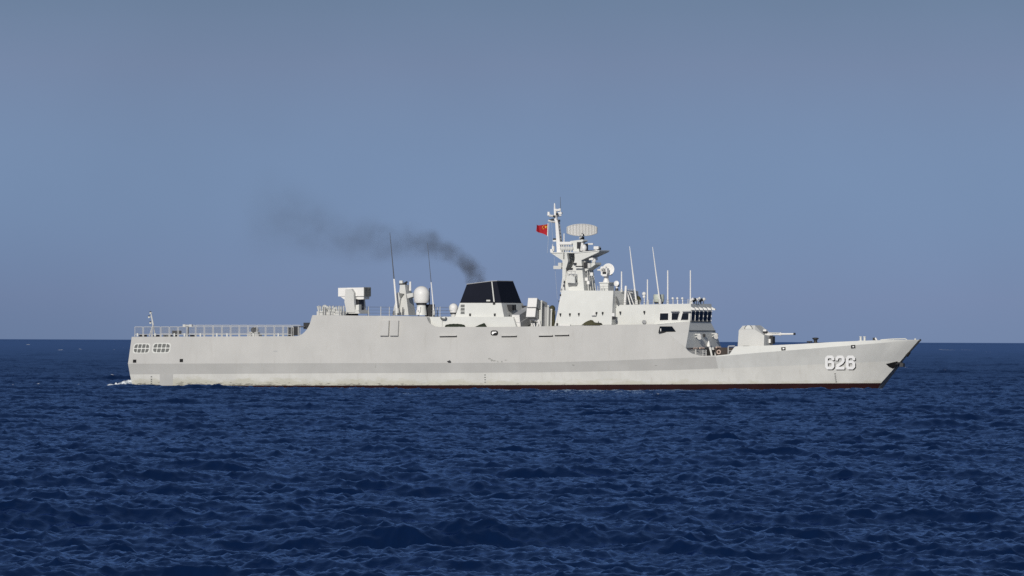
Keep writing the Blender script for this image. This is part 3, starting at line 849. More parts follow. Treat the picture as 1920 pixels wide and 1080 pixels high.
# bridge deck block, narrower
mb = MB(); bw = lambda z: 3.05 - .04 * (z - 7)
mb.slab([(1140, 572.3), (1232, 570.4), (1232, 609), (1140, 611)], bw, lambda z: -bw(z)); mb.build('bridge_deck_wall', M['white'], su)
# forward facing step between both, with ladder box
mb = MB(); p = P(1150.5, 590, 4.2); mb.box(p, (.3, .3, .35)); mb.box(p + Vector((.05, 0, -.35)), (.3, .3, .3), None, 1); mb.build('junction_box', [M['radome'], M['dark']], su)
for px, py in ((1050.8, 590), (1068.6, 590), (1085.4, 589.4), (1118.5, 587.5), (1130, 587.5), (1044.8, 608.5), (1153, 561), (1157.5, 567)):
    z = P(px, py, 4).z
    mb = MB(); p = P(px, py, (ew(z) if px < 1147 else bw(z)) + .06); mb.box(p + Vector((0, 0, .05)), (.16, .16, .2)); mb.tube(p - Vector((0, 0, .22)), p, .04, .07, 6); mb.build('deck_lamp', M['dark'], su)
for px, py in ((1163, 586.5), (1208, 585.5)):
    mb = MB(); p = P(px, py, 3.12); mb.box(p + Vector((0, 0, .05)), (.16, .16, .2)); mb.tube(p - Vector((0, 0, .22)), p, .04, .07, 6); mb.build('deck_lamp', M['dark'], su)
mb = MB(); mb.box(P(1114.5, 591.8, 4.25), (.5, .35, .08)); mb.build('shelf', M['grey'], su)
mb = MB(); mb.slab([(1112, 586.5), (1115.5, 586.5), (1115.5, 590.5), (1112, 590.5)], 4.25, 4.0); mb.build('small_panel', M['radome'], su)
mb = MB(); mb.tube(P(1207, 603.5, 3.15), P(1208.5, 603.5, 3.3), .2, .2, 12); mb.build('horn', M['grey'], su)
mb = MB(); mb.path([P(1155, 556, 3.2), P(1157, 562, 3.2), P(1159, 572, 3.2)], .09, 6); mb.build('davit', M['louvre'], su)
mb = MB(); mb.slab([(1049, 608.3), (1069, 608.3), (1069, 611), (1049, 611)], 4.7, 4.5); mb.build('deck_trunk', M['radome'], su)
railing([(1120, 545), (1148, 545)], 2.6, PX(9), (1121, 1126, 1131), lines=2)
railing([(1160, 572), (1290, 569.5)], 2.8, PX(9), (1200, 1216, 1225, 1262, 1290), lines=2)

# ---- bridge
br = sub('bridge', ship)
A_ = P(1229, 570.5, 3.1); F_ = P(1295, 569.4, 3.04); F2 = P(1296.2, 577, 3.04); E_ = P(1293.6, 602.6, 3.04); D_ = P(1291.3, 620, 3.9); C_ = P(1285.7, 652, 5.27)
F2.y = -3.04
nrm = (E_ - A_).cross(F_ - A_).normalized()
B_ = on_plane(1226, 608, A_, nrm)
H_ = cast(1234, 609.5, 0.02); G_ = cast(1262, 633.3, .02)
mb = MB()
q = [A_, B_, H_, G_, C_, D_, E_, F2, F_]
k = len(q)
mb.add(q + [mir(p) for p in q], [
    (0, 1, 6, 8), (1, 2, 6), (8, 6, 7),
    (k, k + 8, k + 6, k + 1), (k + 1, k + 6, k + 2), (k + 2, k + 6, k + 3), (k + 3, k + 6, k + 5), (k + 3, k + 5, k + 4), (k + 8, k + 7, k + 6),
    (0, 8, k + 8, k), (0, k, k + 1, 1), (1, k + 1, k + 2, 2), (2, k + 2, k + 3, 3), (3, k + 3, k + 4, 4)], 0)
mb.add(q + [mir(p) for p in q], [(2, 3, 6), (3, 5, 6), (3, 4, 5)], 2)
mb.add(q + [mir(p) for p in q], [(8, 7, k + 7, k + 8), (7, 6, k + 6, k + 7), (6, 5, k + 5, k + 6), (5, 4, k + 4, k + 5)], 1)
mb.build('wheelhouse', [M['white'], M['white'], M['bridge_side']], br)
if nrm.y > 0: nrm = -nrm
def pane(pts, frame=True):
    p0 = A_
    if frame:
        cx = sum(p[0] for p in pts) / 4; cy = sum(p[1] for p in pts) / 4
        mb = MB(); fp = [(cx + (x - cx) * 1.16 + (.2 if x > cx else -.2), cy + (y - cy) * 1.18) for x, y in pts]
        mb.hull2([on_plane(x, y, p0 + nrm * .05, nrm) for x, y in fp], [on_plane(x, y, p0 - nrm * .1, nrm) for x, y in fp])
    mb.hull2([on_plane(x, y, p0 + nrm * .07, nrm) for x, y in pts], [on_plane(x, y, p0 - nrm * .08, nrm) for x, y in pts], 1)
    mb.build('window', [M['radome'], M['glass']], br)
pane([(1237.6, 587.5), (1253, 587.3), (1252.8, 600), (1237, 600.4)])
pane([(1259.6, 587.6), (1273.3, 587.4), (1270.4, 599.8), (1259.2, 600)])
pane([(1279.6, 587.4), (1291.2, 587.2), (1290.4, 599.8), (1276.4, 600)])
for x0, x1 in ((1258, 1273), (1279.5, 1295)):
    mb = MB(); pts = [(x0, 583), (x1, 582.6), (x1, 584.4), (x0, 584.8)]
    mb.hull2([on_plane(x, y, A_ + nrm * .45, nrm) for x, y in pts], [on_plane(x, y, A_ - nrm * .05, nrm) for x, y in pts]); mb.build('eyebrow', M['grey'], br)
# lower opening, on the hull side
mb = MB()
pl0, pln = G_, (H_ - G_).cross(E_ - G_).normalized()
if pln.y > 0: pln = -pln
def hp(x, y, off):
    return on_plane(x, y, pl0 + pln * off, pln)
pts = [(1236.8, 613), (1260, 613), (1266.6, 622.2), (1234.6, 622.8)]
def cast_mix(x, y, off):
    a = cast(x, y, 0); b_ = hp(x, y, 0)
    c = a if (a - CAM_L).length < (b_ - CAM_L).length and a.z < 8 else b_
    return c
f0 = [cast_mix(x, y, 0) for x, y in pts]
nn = (f0[1] - f0[0]).cross(f0[2] - f0[0]).normalized()
if nn.y > 0: nn = -nn
mb.hull2([v + nn * .10 for v in f0], [v - nn * .15 for v in f0]); lo = mb.build('lower_window', M['glass'], br)
mb = MB()
m2 = [(1238, 616), (1239.6, 616), (1239.6, 621), (1238, 621)]
pm = [on_plane(x, y, f0[0] + nn * .13, nn) for x, y in m2]
mb.hull2(pm, [v - nn * .05 for v in pm]); mb.build('window_fitting', M['radome'], br)
# front windows: five panes with mullions, hoods above
fx = (F2.x + E_.x) / 2
fn_ = Vector((E_.z - F2.z, 0, -(E_.x - F2.x))).normalized()
if fn_.x < 0: fn_ = -fn_
z0w, z1w = P(1294, 600.5, 3.04).z, P(1295, 584, 3.04).z
def fpt(y_, z_, off=0.0):
    t = (z_ - E_.z) / (F2.z - E_.z)
    return Vector((E_.x + (F2.x - E_.x) * t, y_, z_)) + fn_ * off
wds = 5
for k_ in range(wds):
    c0 = -3.04 + 6.08 * k_ / wds + .12; c1 = -3.04 + 6.08 * (k_ + 1) / wds - .12
    mb = MB(); q = [(c0, z0w), (c1, z0w), (c1, z1w), (c0, z1w)]
    mb.hull2([fpt(y_, z_, .04) for y_, z_ in q], [fpt(y_, z_, -.1) for y_, z_ in q]); mb.build('front_pane', M['glass'], br)
for k_ in range(wds + 1):
    y_ = -3.0 + 6.0 * k_ / wds
    mb = MB(); mb.tube(fpt(y_, z0w - .1, .09), fpt(y_, z1w + .1, .05), .032, .032, 6); mb.build('mullion', M['radome'], br)
    mb = MB(); a = fpt(y_, z1w + .32, .02)
    mb.hull2([a + Vector((0, -.13, .16)), a + Vector((.42, -.13, -.02)), a + Vector((.42, -.13, -.16)), a + Vector((0, -.13, -.14))],
             [a + Vector((0, .13, .16)), a + Vector((.42, .13, -.02)), a + Vector((.42, .13, -.16)), a + Vector((0, .13, -.14))])
    mb.build('lamp_hood', M['radome'], br)
mb = MB(); mb.hull2([fpt(-3.04, z0w - .14, .1), fpt(-3.04, z0w - .03, .1), fpt(-3.04, z0w - .03, -.05), fpt(-3.04, z0w - .14, -.05)], [fpt(3.04, z0w - .14, .1), fpt(3.04, z0w - .03, .1), fpt(3.04, z0w - .03, -.05), fpt(3.04, z0w - .14, -.05)]); mb.build('sill', M['louvre'], br)
# fittings on the sloping front
def front(px, py):
    """point on the lower front face under a pixel"""
    n2 = (C_ - D_).cross(Vector((0, 1, 0))).normalized()
    if n2.x < 0: n2 = -n2
    return on_plane(px, py, D_, n2), n2
for px, py in ((1303.5, 632.5), (1335, 631.5)):
    p, n2 = front(px, py); s_ = sub('floodlight', br)
    mb = MB(); mb.tube(p + n2 * .5 + Vector((0, -.12, -.1)), p + n2 * .5 + Vector((0, .22, .12)), .24, .16, 12); mb.build('reflector', M['radome'], br).name = 'floodlight'
    bpy.data.objects.remove(s_)
    mb = MB(); mb.tube(p, p + n2 * .5 + Vector((0, .1, .25)), .06, .06, 6); mb.box(p + n2 * .25 + Vector((0, .2, .3)), (.6, .3, .12)); mb.build('bracket', M['weapon'], br)
p, n2 = front(1318.5, 629.5); mb = MB(); mb.box(p + n2 * .1, (.25, .15, .35)); mb.build('junction_box', M['dark'], br)
p, n2 = front(1325.4, 645); mb = MB(); mb.lathe(p + n2 * .2 + Vector((0, 0, -.3)), [(.22, 0), (.2, .12), (.13, .4), (.05, .6)], n=16); mb.build('ship_bell', M['radome'], br)
p, n2 = front(1312, 620.8)
mb = MB(); mb.tube(Vector((D_.x + .03, -3.9, D_.z)), Vector((D_.x + .03, 3.9, D_.z)), .045, .045, 5); mb.build('seam_rail', M['louvre'], br)
# roof gear over the wheelhouse
for k_, (px, py, r_, m_) in enumerate(((1297.5, 562, .22, 'radome'), (1301.5, 563, .26, 'dark'), (1306, 562.5, .22, 'radome'), (1310, 560.5, .18, 'radome'), (1314, 563.5, .22, 'dark'), (1319, 562, .24, 'radome'))):
    w = 2.6 - k_ * .75
    mb = MB(); p = P(px, py, w); b0 = P(px, 569.6, w)
    mb.tube(Vector((p.x, p.y, F_.z - .05)), p, .07, .07, 6); mb.tube(p - Vector((.12, .1, .12)), p + Vector((.22, -.1, .14)), r_ * .5, r_ * .7, 10)
    mb.build('signal_light', M[m_], br)
mb = MB()
for px, w in ((1262, 2.2), (1270.5, 1.0), (1280, 2.0)):
    mb.tube(P(px, 570, w), P(px, 560, w), .06, .05, 6); mb.ball(P(px - .6, 559.5, w), .13, 6)
mb.each('vent_pipe', M['radome'], br, 2)
# satellite drum
sd = sub('satcom_drum', ship)
p = P(1235.3, 566, 1.5); zt = P(1235.3, 552, 1.5).z
mb = MB(); mb.lathe((p.x, p.y, 0), [(PX(9.2), p.z), (PX(10), p.z + .1), (PX(10.2), zt - .15), (PX(9.6), zt)], n=28); mb.build('drum', M['drum'], sd, smooth=40)
mb = MB()
for a in (0, 120, 240): mb.tube(p + Vector((.3 * math.cos(R(a)), .3 * math.sin(R(a)), 0)), p + Vector((.45 * math.cos(R(a)), .45 * math.sin(R(a)), -.35)), .06, .06, 6)
mb.tube(p - Vector((0, 0, .15)), p, .45, .5, 16); mb.build('stand', M['dark'], sd)

# ---- main mast
mm = sub('main_mast', ship)
tw = lambda z: 2.3 - .29 * (z - 10.4)
mb = MB()
twf = lambda z: 1.75 - .105 * (z - 10.4)
mb.slab([(1053, 546), (1095.5, 546), (1090, 487), (1089, 474), (1078, 474), (1077.5, 488), (1073, 500), (1064, 509), (1057, 512)], twf, lambda z: -twf(z))
mb.build('tower', M['white'], mm)
mb = MB(); mb.slab([(1051.5, 548), (1060.5, 548), (1062, 505), (1066, 490), (1063.5, 474), (1055.6, 474), (1055.4, 520)], 1.75, 1.2, wtrace=1.6); mb.build('leg_column', M['white'], mm)
mb = MB(); mb.slab([(1051.5, 548), (1060.5, 548), (1062, 505), (1066, 490), (1063.5, 474), (1055.6, 474), (1055.4, 520)], -1.2, -1.75, wtrace=1.6); mb.build('leg_column', M['white'], mm)
mb = MB(); q = [P(1062.5, 474, 1.3), P(1061.5, 510, 1.3)]; q2 = [Vector((p.x, 1.3, p.z)) for p in q]
mb.hull2([q[0], q[1], q2[1], q2[0]], [p + Vector((-.12, 0, 0)) for p in (q[0], q[1], q2[1], q2[0])]); mb.build('cross_plate', M['white'], mm)
mb = MB(); mb.slab([(1077, 474), (1119, 470.6), (1124, 469.6), (1123.5, 472.2), (1090.5, 487.6), (1078, 488)], 1.4, -1.4, wtrace=1.4)
mb.each('bracket', M['white'], mm)
mb = MB(); mb.slab([(1033, 474.4), (1060, 474.4), (1064, 488), (1055, 489)], 1.4, 1.0, wtrace=1.4); mb.slab([(1033, 474.4), (1060, 474.4), (1064, 488), (1055, 489)], -1.0, -1.4, wtrace=1.4); mb.each('bracket', M['white'], mm)
mb = MB(); mb.slab([(1033, 472.8), (1080, 472.8), (1124, 469), (1124, 470.6), (1080, 474.6), (1033, 474.6)], 1.5, -1.5, wtrace=1.45); mb.build('platform', M['white'], mm)
# sponson balcony with dark soffit
mb = MB(); mb.slab([(1063, 518), (1079, 518), (1079, 531), (1064.5, 530)], 2.5, 1.3, wtrace=2.3); mb.build('balcony', M['white'], mm)
mb = MB()
n0 = [P(1064.5, 530.5, 2.45), P(1079, 531, 2.45)]
n1 = [P(1067.5, 543.5, 1.2), P(1081, 541.5, 1.2)]
mb.add([n0[0], n0[1], n1[1], n1[0], n0[0] + Vector((0, 1.1, 0)), n0[1] + Vector((0, 1.1, 0)), n1[1] + Vector((0, .8, 0)), n1[0] + Vector((0, .8, 0))],
       [(0, 1, 2, 3), (7, 6, 5, 4), (0, 4, 5, 1), (1, 5, 6, 2), (2, 6, 7, 3), (3, 7, 4, 0)])
mb.build('soffit', M['grey'], mm)
rl = MB()
for px in (1063.5, 1071, 1078.5):
    rl.tube(P(px, 519, 2.45), P(px, 508.5, 2.45), .045, .045, 5)
for py in (508.5, 513.5): rl.tube(P(1063.5, py, 2.45), P(1078.5, py, 2.45), .035, .035, 5)
rl.build('balcony_rail', M['wire'], mm)
mb = MB(); mb.box(P(1078.3, 523, 2.0), (.25, .5, .7)); mb.tube(P(1077.5, 518, 2.3), P(1081, 529, 2.0), .1, .1, 6); mb.build('lookout_gear', M['dark'], mm)
mb = MB(); mb.box(P(1086.5, 499.6, 1.75), (.75, .4, .12), None, 1); mb.box(P(1086.5, 502, 1.75), (.8, .4, .14)); mb.box(P(1078, 494.5, 1.6), (.3, .25, .2), None, 1); mb.build('cable_box', [M['white'], M['dark']], mm)
# forward sponson with navigation radar
ns = sub('navigation_radar', ship)
mb = MB(); mb.slab([(1094, 497), (1115, 492), (1116, 496), (1109, 501), (1097, 509), (1092, 505)], .9, -.9, wtrace=.9); mb.build('sponson', M['white'], ns)
mb = MB(); mb.tube(P(1112, 494, .3), P(1112.5, 486.5, .3), .16, .12, 8); mb.box(P(1112.5, 485.5, .3), (.5, 1.3, .25)); mb.ball(P(1113.5, 489, .6), .24, 8); mb.build('scanner', M['radome'], ns)
mb = MB(); mb.box(P(1099.5, 497, .9), (.45, .4, .6), None, 1); mb.box(P(1105, 498, .95), (.4, .3, .5)); mb.tube(P(1096, 489, .8), P(1097, 497, .8), .1, .1, 6); mb.build('cable_gland', [M['weapon'], M['dark']], ns)
# lattice on the fore side of the tower
mb = MB(); xl = P(1097, 544, 1.2).x
for y_ in (-1.1, -.4, .3, 1.0):
    mb.tube((xl + .35, y_, P(1095, 545, 1).z), (xl + .1, y_ * .75, P(1095, 506, 1).z), .055, .045, 5)
for k_ in range(7):
    z_ = P(1095, 545 - k_ * 6.2, 1).z
    mb.tube((xl + .3 - k_ * .03, -1.1, z_), (xl + .3 - k_ * .03, 1.0, z_), .035, .035, 5)
    mb.tube((xl + .3 - k_ * .03, -1.1, z_), (xl + .3 - k_ * .03, 1.0 - .3, z_ + .34), .025, .025, 4)
mb.build('lattice', M['weapon'], mm)
mb = MB()
for px, py in ((1100.5, 523.5), (1103.5, 530), (1110, 514)): mb.box(P(px, py, .9), (.3, .3, .35))
mb.each('cable_clamp', M['radome'], mm)
# line of small lamps up the after edge
for px, py in ((1052.5, 543), (1055, 535), (1056.8, 528.5), (1050.2, 553.5), (1048, 565), (1051.6, 569.5)):
    mb = MB(); mb.box(P(px + 1, py, 1.85 if py < 546 else 3.7), (.16, .14, .2)); mb.build('edge_lamp', M['dark'], mm)
mb = MB(); mb.path([P(1043, 610, 4.5), P(1048.5, 572, 3.95), P(1053.5, 548, 3.6), P(1056.5, 524, 2.1)], .06, 6); mb.build('cable_trunk', M['radome'], mm)
mb = MB(); mb.box(P(1046.5, 501.5, 1.2), (.9, .5, .35)); mb.box(P(1051, 497, 1.2), (.4, .4, .5)); mb.tube(P(1046, 501, 1.2), P(1057, 500, 1.2), .1, .1, 6); mb.build('aft_sponson', M['weapon'], mm)
mb = MB(); mb.box(P(1067, 503.5, 1.5), (.9, .5, .16)); mb.box(P(1058.5, 480, 1.6), (.2, .3, .7)); mb.each('shadow_bar', M['dark'], mm)  # dark bars standing for shadow on the mast

# topmast
tm = sub('topmast', ship)
mb = MB()
frustum(mb, (1044, 473), (1051.5, 473), (1040.8, 413), (1045.6, 413), .42, .28)
frustum(mb, (1039.6, 413.5), (1043.6, 413.5), (1038.4, 392.2), (1041.6, 392.2), .22, .14)
mb.build('mast_pole', M['radome'], tm)
mb = MB()
for k_ in range(7): mb.box(P(1046.4 + k_ * .75, 420 + k_ * 6.2, .0), (.22, .25, .2))
mb.build('step', M['louvre'], tm)
def arm(mb, pts, r): mb.path([P(*p_) for p_ in pts], r, 6)
mb = MB(); arm(mb, [(1041, 405.5, 0), (1032, 404.6, .4), (1028.6, 403.6, .5)], .13); mb.tube(P(1028.8, 404, .5), P(1028.6, 397.2, .5), .17, .13, 8); mb.build('yardarm', M['radome'], tm)
mb = MB(); arm(mb, [(1042, 405.5, 0), (1052, 403.2, -.4)], .12); mb.box(P(1050.6, 399.6, -.3), (.4, .3, .2)); mb.tube(P(1050.8, 403, -.3), P(1050.8, 396, -.3), .05, .05, 5); mb.build('yardarm', M['radome'], tm)
mb = MB(); arm(mb, [(1042.5, 416.5, 0), (1034, 415.6, .6), (1028.4, 413.6, .9)], .11); mb.build('yardarm', M['radome'], tm)
mb = MB(); arm(mb, [(1039, 393.4, 0), (1045, 394.4, -.1), (1051.5, 393, -.2)], .14); mb.build('yardarm', M['radome'], tm)
mb = MB(); arm(mb, [(1046, 451.5, 0), (1039.6, 450.8, .3)], .1); mb.box(P(1040.4, 448.4, .3), (.3, .3, .18), None, 1); mb.box(P(1040.2, 451.3, .3), (.35, .3, .18)); mb.build('light_bracket', [M['radome'], M['dark']], tm)
for px, py in ((1036.4, 411.8), (1031.5, 413.2), (1048, 413.8), (1039.2, 405.8), (1044.6, 401.4)):
    mb = MB(); mb.box(P(px, py, .35), (.22, .22, .22)); mb.build('signal_light', M['dark'], tm)
mb = MB(); mb.tube(P(1040, 392.5), P(1039.8, 381), .10, .06, 6); mb.build('top_antenna', M['radome'], tm)
mb = MB(); mb.tube(P(1051.2, 393, -.2), P(1050.6, 369, -.2), .03, .02, 5); mb.build('lightning_rod', M['whip'], tm)
mb = MB(); mb.tube(P(1057.4, 473, .6), P(1057.6, 438, .6), .07, .06, 6); mb.build('stub_antenna', M['radome'], tm)
mb = MB()
mb.tube(P(1035, 474, .9), P(1036, 458, .9), .04, .03, 5); mb.box(P(1037.5, 466, .9), (.2, .3, .5)); mb.box(P(1035, 470, .9), (.3, .3, .35)); mb.build('aft_light', M['radome'], tm)
# platform gear
pg = sub('platform_gear', ship)
mb = MB(); mb.tube(P(1050, 456.4, .6), P(1073, 456.4, .6), .19, .19, 12); mb.build('jammer_tube', M['radome'], pg)
mb = MB(); mb.slab([(1069, 452), (1092, 449), (1094, 452), (1086, 456), (1086, 472), (1074, 472), (1074, 457), (1069, 454)], .7, -.6, wtrace=.7); mb.build('housing', M['white'], pg)
for px in (1052.5, 1056, 1061, 1065, 1070):
    mb = MB(); mb.tube(P(px, 473.5, .9), P(px + .8, 459, .9), .07, .06, 6); mb.ball(P(px + 1.5, 466, .8), .24, 6); mb.build('strut', M['weapon'], pg)
for px, py, s_ in ((1097, 463, .5), (1091, 466, .4), (1087.5, 460, .5)):
    mb = MB(); mb.box(P(px, py, .5), (s_, s_, s_ * 1.4), None, 0); mb.build('gear_box', M['dark'], pg)
mb = MB(); mb.ball(P(1095, 465, 1.0), .3, 8, 0, (1, 1, 1.3)); mb.tube(P(1090, 470, .9), P(1092, 455, .9), .14, .14, 8); mb.build('optic', M['radome'], pg)
for px in (1104, 1107.3, 1110.6):
    mb = MB(); mb.box(P(px, 457.4, -.2), (.18, .18, .16)); mb.build('tip_light', M['radome'], pg)
mb = MB(); mb.tube(P(1096, 457.8, -.2), P(1111, 457.8, -.2), .045, .045, 5); mb.build('boom', M['whip'], pg)
mb = MB()
for px in (1100, 1106, 1113): mb.slab([(px - 2, 471.4), (px + 2, 471.2), (px + 2, 469), (px - 2, 469.2)], 1.3, .8, wtrace=1.3)
mb.build('deck_coaming', M['dark'], pg)
mb = MB(); mb.box(P(1119.5, 464.5, .8), (.55, .6, .3)); mb.tube(P(1117, 471, .8), P(1118, 465, .8), .2, .24, 8); mb.box(P(1121.5, 466.5, .6), (.5, .5, .25), None, 1); mb.build('beacon', [M['radome'], M['dark']], pg)
# search radar
sr = sub('search_radar', ship)
mb = MB()
N_ = 20
out = []
cx, cy = 1091.0, 431.6
def oval(t):                      # outline height of the reflector at -1..1
    return 11.3 * math.sqrt(max(0, 1 - (t * .86) ** 2))
hw_ = 27.8
w0 = .5
cols_up, cols_dn = [], []
for i in range(N_ + 1):
    t = -1 + 2 * i / N_
    px = cx + hw_ * t
    hgt = oval(t)
    dpt = .35 * (1 - t * t)
    cols_up.append((px, cy - hgt, w0 - .25 - dpt)); cols_dn.append((px, cy + hgt * .94, w0 - dpt))
rim = [P(*a) for a in cols_up] + [P(*a) for a in reversed(cols_dn)]
mb.path(rim + [rim[0]], .05, 6)
sheet = [P(*a_) for a_ in cols_up] + [P(*a_) for a_ in cols_dn]
k = len(cols_up)
back = [v + Vector((.02, .12, 0)) for v in sheet]; back2 = [v + Vector((.02, .16, 0)) for v in sheet]
mb.add(back + back2, [(i, i + 1, k + i + 1, k + i) for i in range(k - 1)] + [(2 * k + k + i, 2 * k + k + i + 1, 2 * k + i + 1, 2 * k + i) for i in range(k - 1)])
mb.build('reflector', M['hull'], sr)
mb = MB()
for i in range(0, N_ + 1, 1):
    mb.tube(P(*cols_up[i]), P(*cols_dn[i]), .045, .045, 5)
mb.build('rib', M['radome'], sr)
mb = MB()
for j in range(1, 12):
    f_ = j / 12
    mb.path([P(*cols_up[i]).lerp(P(*cols_dn[i]), f_) for i in range(N_ + 1)], .014, 4)
mb.build('mesh_wire', M['weapon'], sr)
mb = MB(); mb.tube(P(1091.5, 456, 0), P(1091.8, 444, 0), .26, .22, 12); mb.tube(P(1091.8, 444, .1), P(1092.5, 438, .05), .13, .13, 8); mb.tube(P(1088.8, 443.5, .2), P(1093.8, 440, .6), .11, .11, 6); mb.build('pedestal', M['dark'], sr)
mb = MB(); mb.path([P(1087, 446.5, .3), P(1090.5, 444, .6), P(1091.4, 440.5, .9)], .10, 6); mb.build('feed_horn', M['radome'], sr)

# fire control radar
fcr = sub('fire_control_radar', ship)
mb = MB()
q = [P(1124.6, 544.8, 1.9), P(1140.2, 544.8, 1.9), P(1140.2, 530.6, 1.9), P(1124.6, 530.6, 1.9)]
mb.hull2(q, [p + Vector((0, 1.7, 0)) for p in q]); q = [P(1123, 531, 2.0), P(1141.5, 531, 2.0), P(1141.5, 529, 2.0), P(1123, 529, 2.0)]; mb.hull2(q, [p + Vector((0, 1.9, 0)) for p in q])
mb.build('plinth', M['white'], fcr)
p = P(1136.6, 529.5, 1.0); zz = lambda y_: P(1136.6, y_, 1.0).z
mb = MB(); mb.lathe((p.x, p.y, 0), [(PX(6.4), zz(529.4)), (PX(6), zz(527.5)), (PX(4.6), zz(524)), (PX(4.4), zz(519)), (PX(5.8), zz(515)), (PX(6.5), zz(511))], n=20); mb.build('pedestal', M['radome'], fcr, smooth=40)
for y_ in (-.62, .62):
    mb = MB(); mb.box((p.x - .05, p.y + y_, zz(508)), (.55, .22, .95)); mb.build('yoke', M['radome'], fcr)
dc = P(1140.5, 505, .9)
ax = Vector((.28, -.94, .16)).normalized()
mb = MB(); mb.lathe(dc - ax * .1, [(.16, -.28), (.35, -.22), (.60, -.05), (.64, .1), (.60, .1), (.35, -.04), (.05, -.08)], ax, 28); mb.build('dish', M['radome'], fcr, smooth=40)
mb = MB(); mb.tube(dc + ax * .05, dc + ax * .5, .07, .05, 6); mb.build('feed', M['weapon'], fcr)
mb = MB(); mb.slab([(1126.5, 504.5), (1131, 502.5), (1138.5, 503), (1139, 512), (1137.5, 518), (1130, 518), (1127.5, 512)], 1.75, 1.15, wtrace=1.7); mb.build('housing', M['radome'], fcr)
mb = MB(); mb.box(P(1133.3, 511.3, 1.78), (.40, .12, .24)); mb.box(P(1145, 512, .5), (.25, .3, .45)); mb.build('sensor_window', M['dark'], fcr)
mb = MB(); mb.tube(P(1121.5, 506.3, 1.5), P(1130, 506, 1.4), .08, .16, 8); mb.ball(P(1121.5, 506.3, 1.5), .11, 6); mb.box(P(1132, 505, 1.5), (.6, .5, .42)); mb.build('optical_tracker', M['radome'], fcr)
# small satellite dish
sdh = sub('satellite_dish', ship)
p = P(1155.6, 531.6, 1.6); ax = Vector((-.1, -1, .12)).normalized()
mb = MB(); mb.lathe(p, [(.05, -.2), (.28, -.1), (.30, 0), (.12, .09), (.02, .1)], ax, 20); mb.build('dish', M['radome'], sdh, smooth=50)
mb = MB(); mb.tube(P(1156.5, 546, 1.4), P(1156.5, 540.5, 1.4), .2, .16, 10, 1); mb.tube(P(1156.5, 540.5, 1.4), P(1156.8, 533, 1.4), .11, .11, 8, 0); mb.box(P(1158.5, 534.5, 1.3), (.25, .3, .35), None, 1); mb.build('stand', [M['radome'], M['dark']], sdh)

# ---- gun turret
gt = sub('gun_turret', ship)
w1, w2 = 1.35, .85
lo_ = [(1383.2, 650), (1385.2, 619.5), (1416, 618.4), (1433, 628.6), (1432.2, 649)]
hi_ = [(1391, 610.6), (1417.6, 610), ]
mb = MB()
a = [P(x, y, w1) for x, y in lo_]
t = [P(1392.5, 610.8, w2), P(1415.5, 610, w2), P(1431.0, 627.0, w2)]
V_ = a + t
k = len(V_)
MV = [mir(p) for p in V_]
# widen: front narrows to w2 at the mantlet
ff = [P(1436.6, 629, w2), P(1436.2, 648.5, w2)]
V_ = a + t + ff
MV = [mir(p) for p in V_]
k = len(V_)
mb.add(V_ + MV, [(0, 1, 2, 3, 4), (1, 5, 6, 2), (2, 6, 7, 3), (3, 7, 8), (4, 3, 8, 9),
                 (k + 4, k + 3, k + 2, k + 1, k), (k + 2, k + 6, k + 5, k + 1), (k + 3, k + 7, k + 6, k + 2), (k + 8, k + 7, k + 3), (k + 9, k + 8, k + 3, k + 4),
                 (5, k + 5, k + 6, 6), (6, k + 6, k + 7, 7), (0, k, k + 1, 1), (1, k + 1, k + 5, 5), (7, k + 7, k + 8, 8), (8, k + 8, k + 9, 9), (0, 4, 9, k + 9, k + 4, k)])
shield = mb.build('gun_shield', M['weapon'], gt)
mb = MB(); c = P(1403.5, 615.5, 1.12)
arc = [P(1403.6 + 7.2 * math.cos(R(a_)), 616.6 - 6.8 * math.sin(R(a_)), 1.25 - .3 * math.sin(R(a_))) for a_ in range(0, 181, 20)]
mb.hull2(arc, [v + Vector((0, .5, 0)) for v in arc]); mb.build('hatch', M['white'], gt)
mb = MB(); mb.path([v + Vector((0, -.03, 0)) for v in arc[:4]], .04, 5); mb.path([v + Vector((0, -.03, 0)) for v in arc[-4:]], .04, 5); mb.each('hatch_rim', M['louvre'], gt, 3)
mb = MB(); b0, b1, b2 = P(1430, 626.4, 0), P(1463, 626.3, 0), P(1490.6, 626.1, 0)
mb.tube(b0, b0.lerp(b1, .55), .20, .17, 14); mb.tube(b0.lerp(b1, .55), b1, .13, .13, 12); mb.tube(b1 - Vector((.12, 0, 0)), b1 + Vector((.12, 0, 0)), .17, .17, 12)
mb.tube(b1, b2, .105, .09, 12)
brl = mb.build('barrel', M['radome'], gt)
mb = MB(); mb.tube(b2 - Vector((.15, 0, 0)), b2 + Vector((.03, 0, 0)), .125, .125, 12); mb.build('muzzle', M['dark'], gt)
mb = MB(); mb.tube(P(1440, 624, .2), P(1461.5, 624.4, .2), .05, .05, 6); mb.build('recoil_rod', M['weapon'], gt)
mb = MB(); mb.box(P(1434.8, 620.3, .3), (.35, .35, .28)); mb.box(P(1435, 622.4, .3), (.42, .4, .14), None, 1); mb.build('gun_camera', [M['radome'], M['dark']], gt)
mb = MB(); q0 = P(1446.5, 637.5, -.5); mb.box(q0, (.55, .7, .8), None, 1); mb.box(q0 + Vector((-.05, -.45, -.1)), (.28, .2, .42)); mb.box(q0 + Vector((-.2, -.4, .48)), (.35, .3, .14)); mb.build('mantlet_door', [M['radome'], M['dark']], gt)
mb = MB(); p = P(1408, 650, 0); mb.tube(Vector((p.x, 0, p.z - .3)), Vector((p.x, 0, P(1408, 648.3, 0).z)), 1.5, 1.4, 28); mb.build('ring_base', M['louvre'], gt)

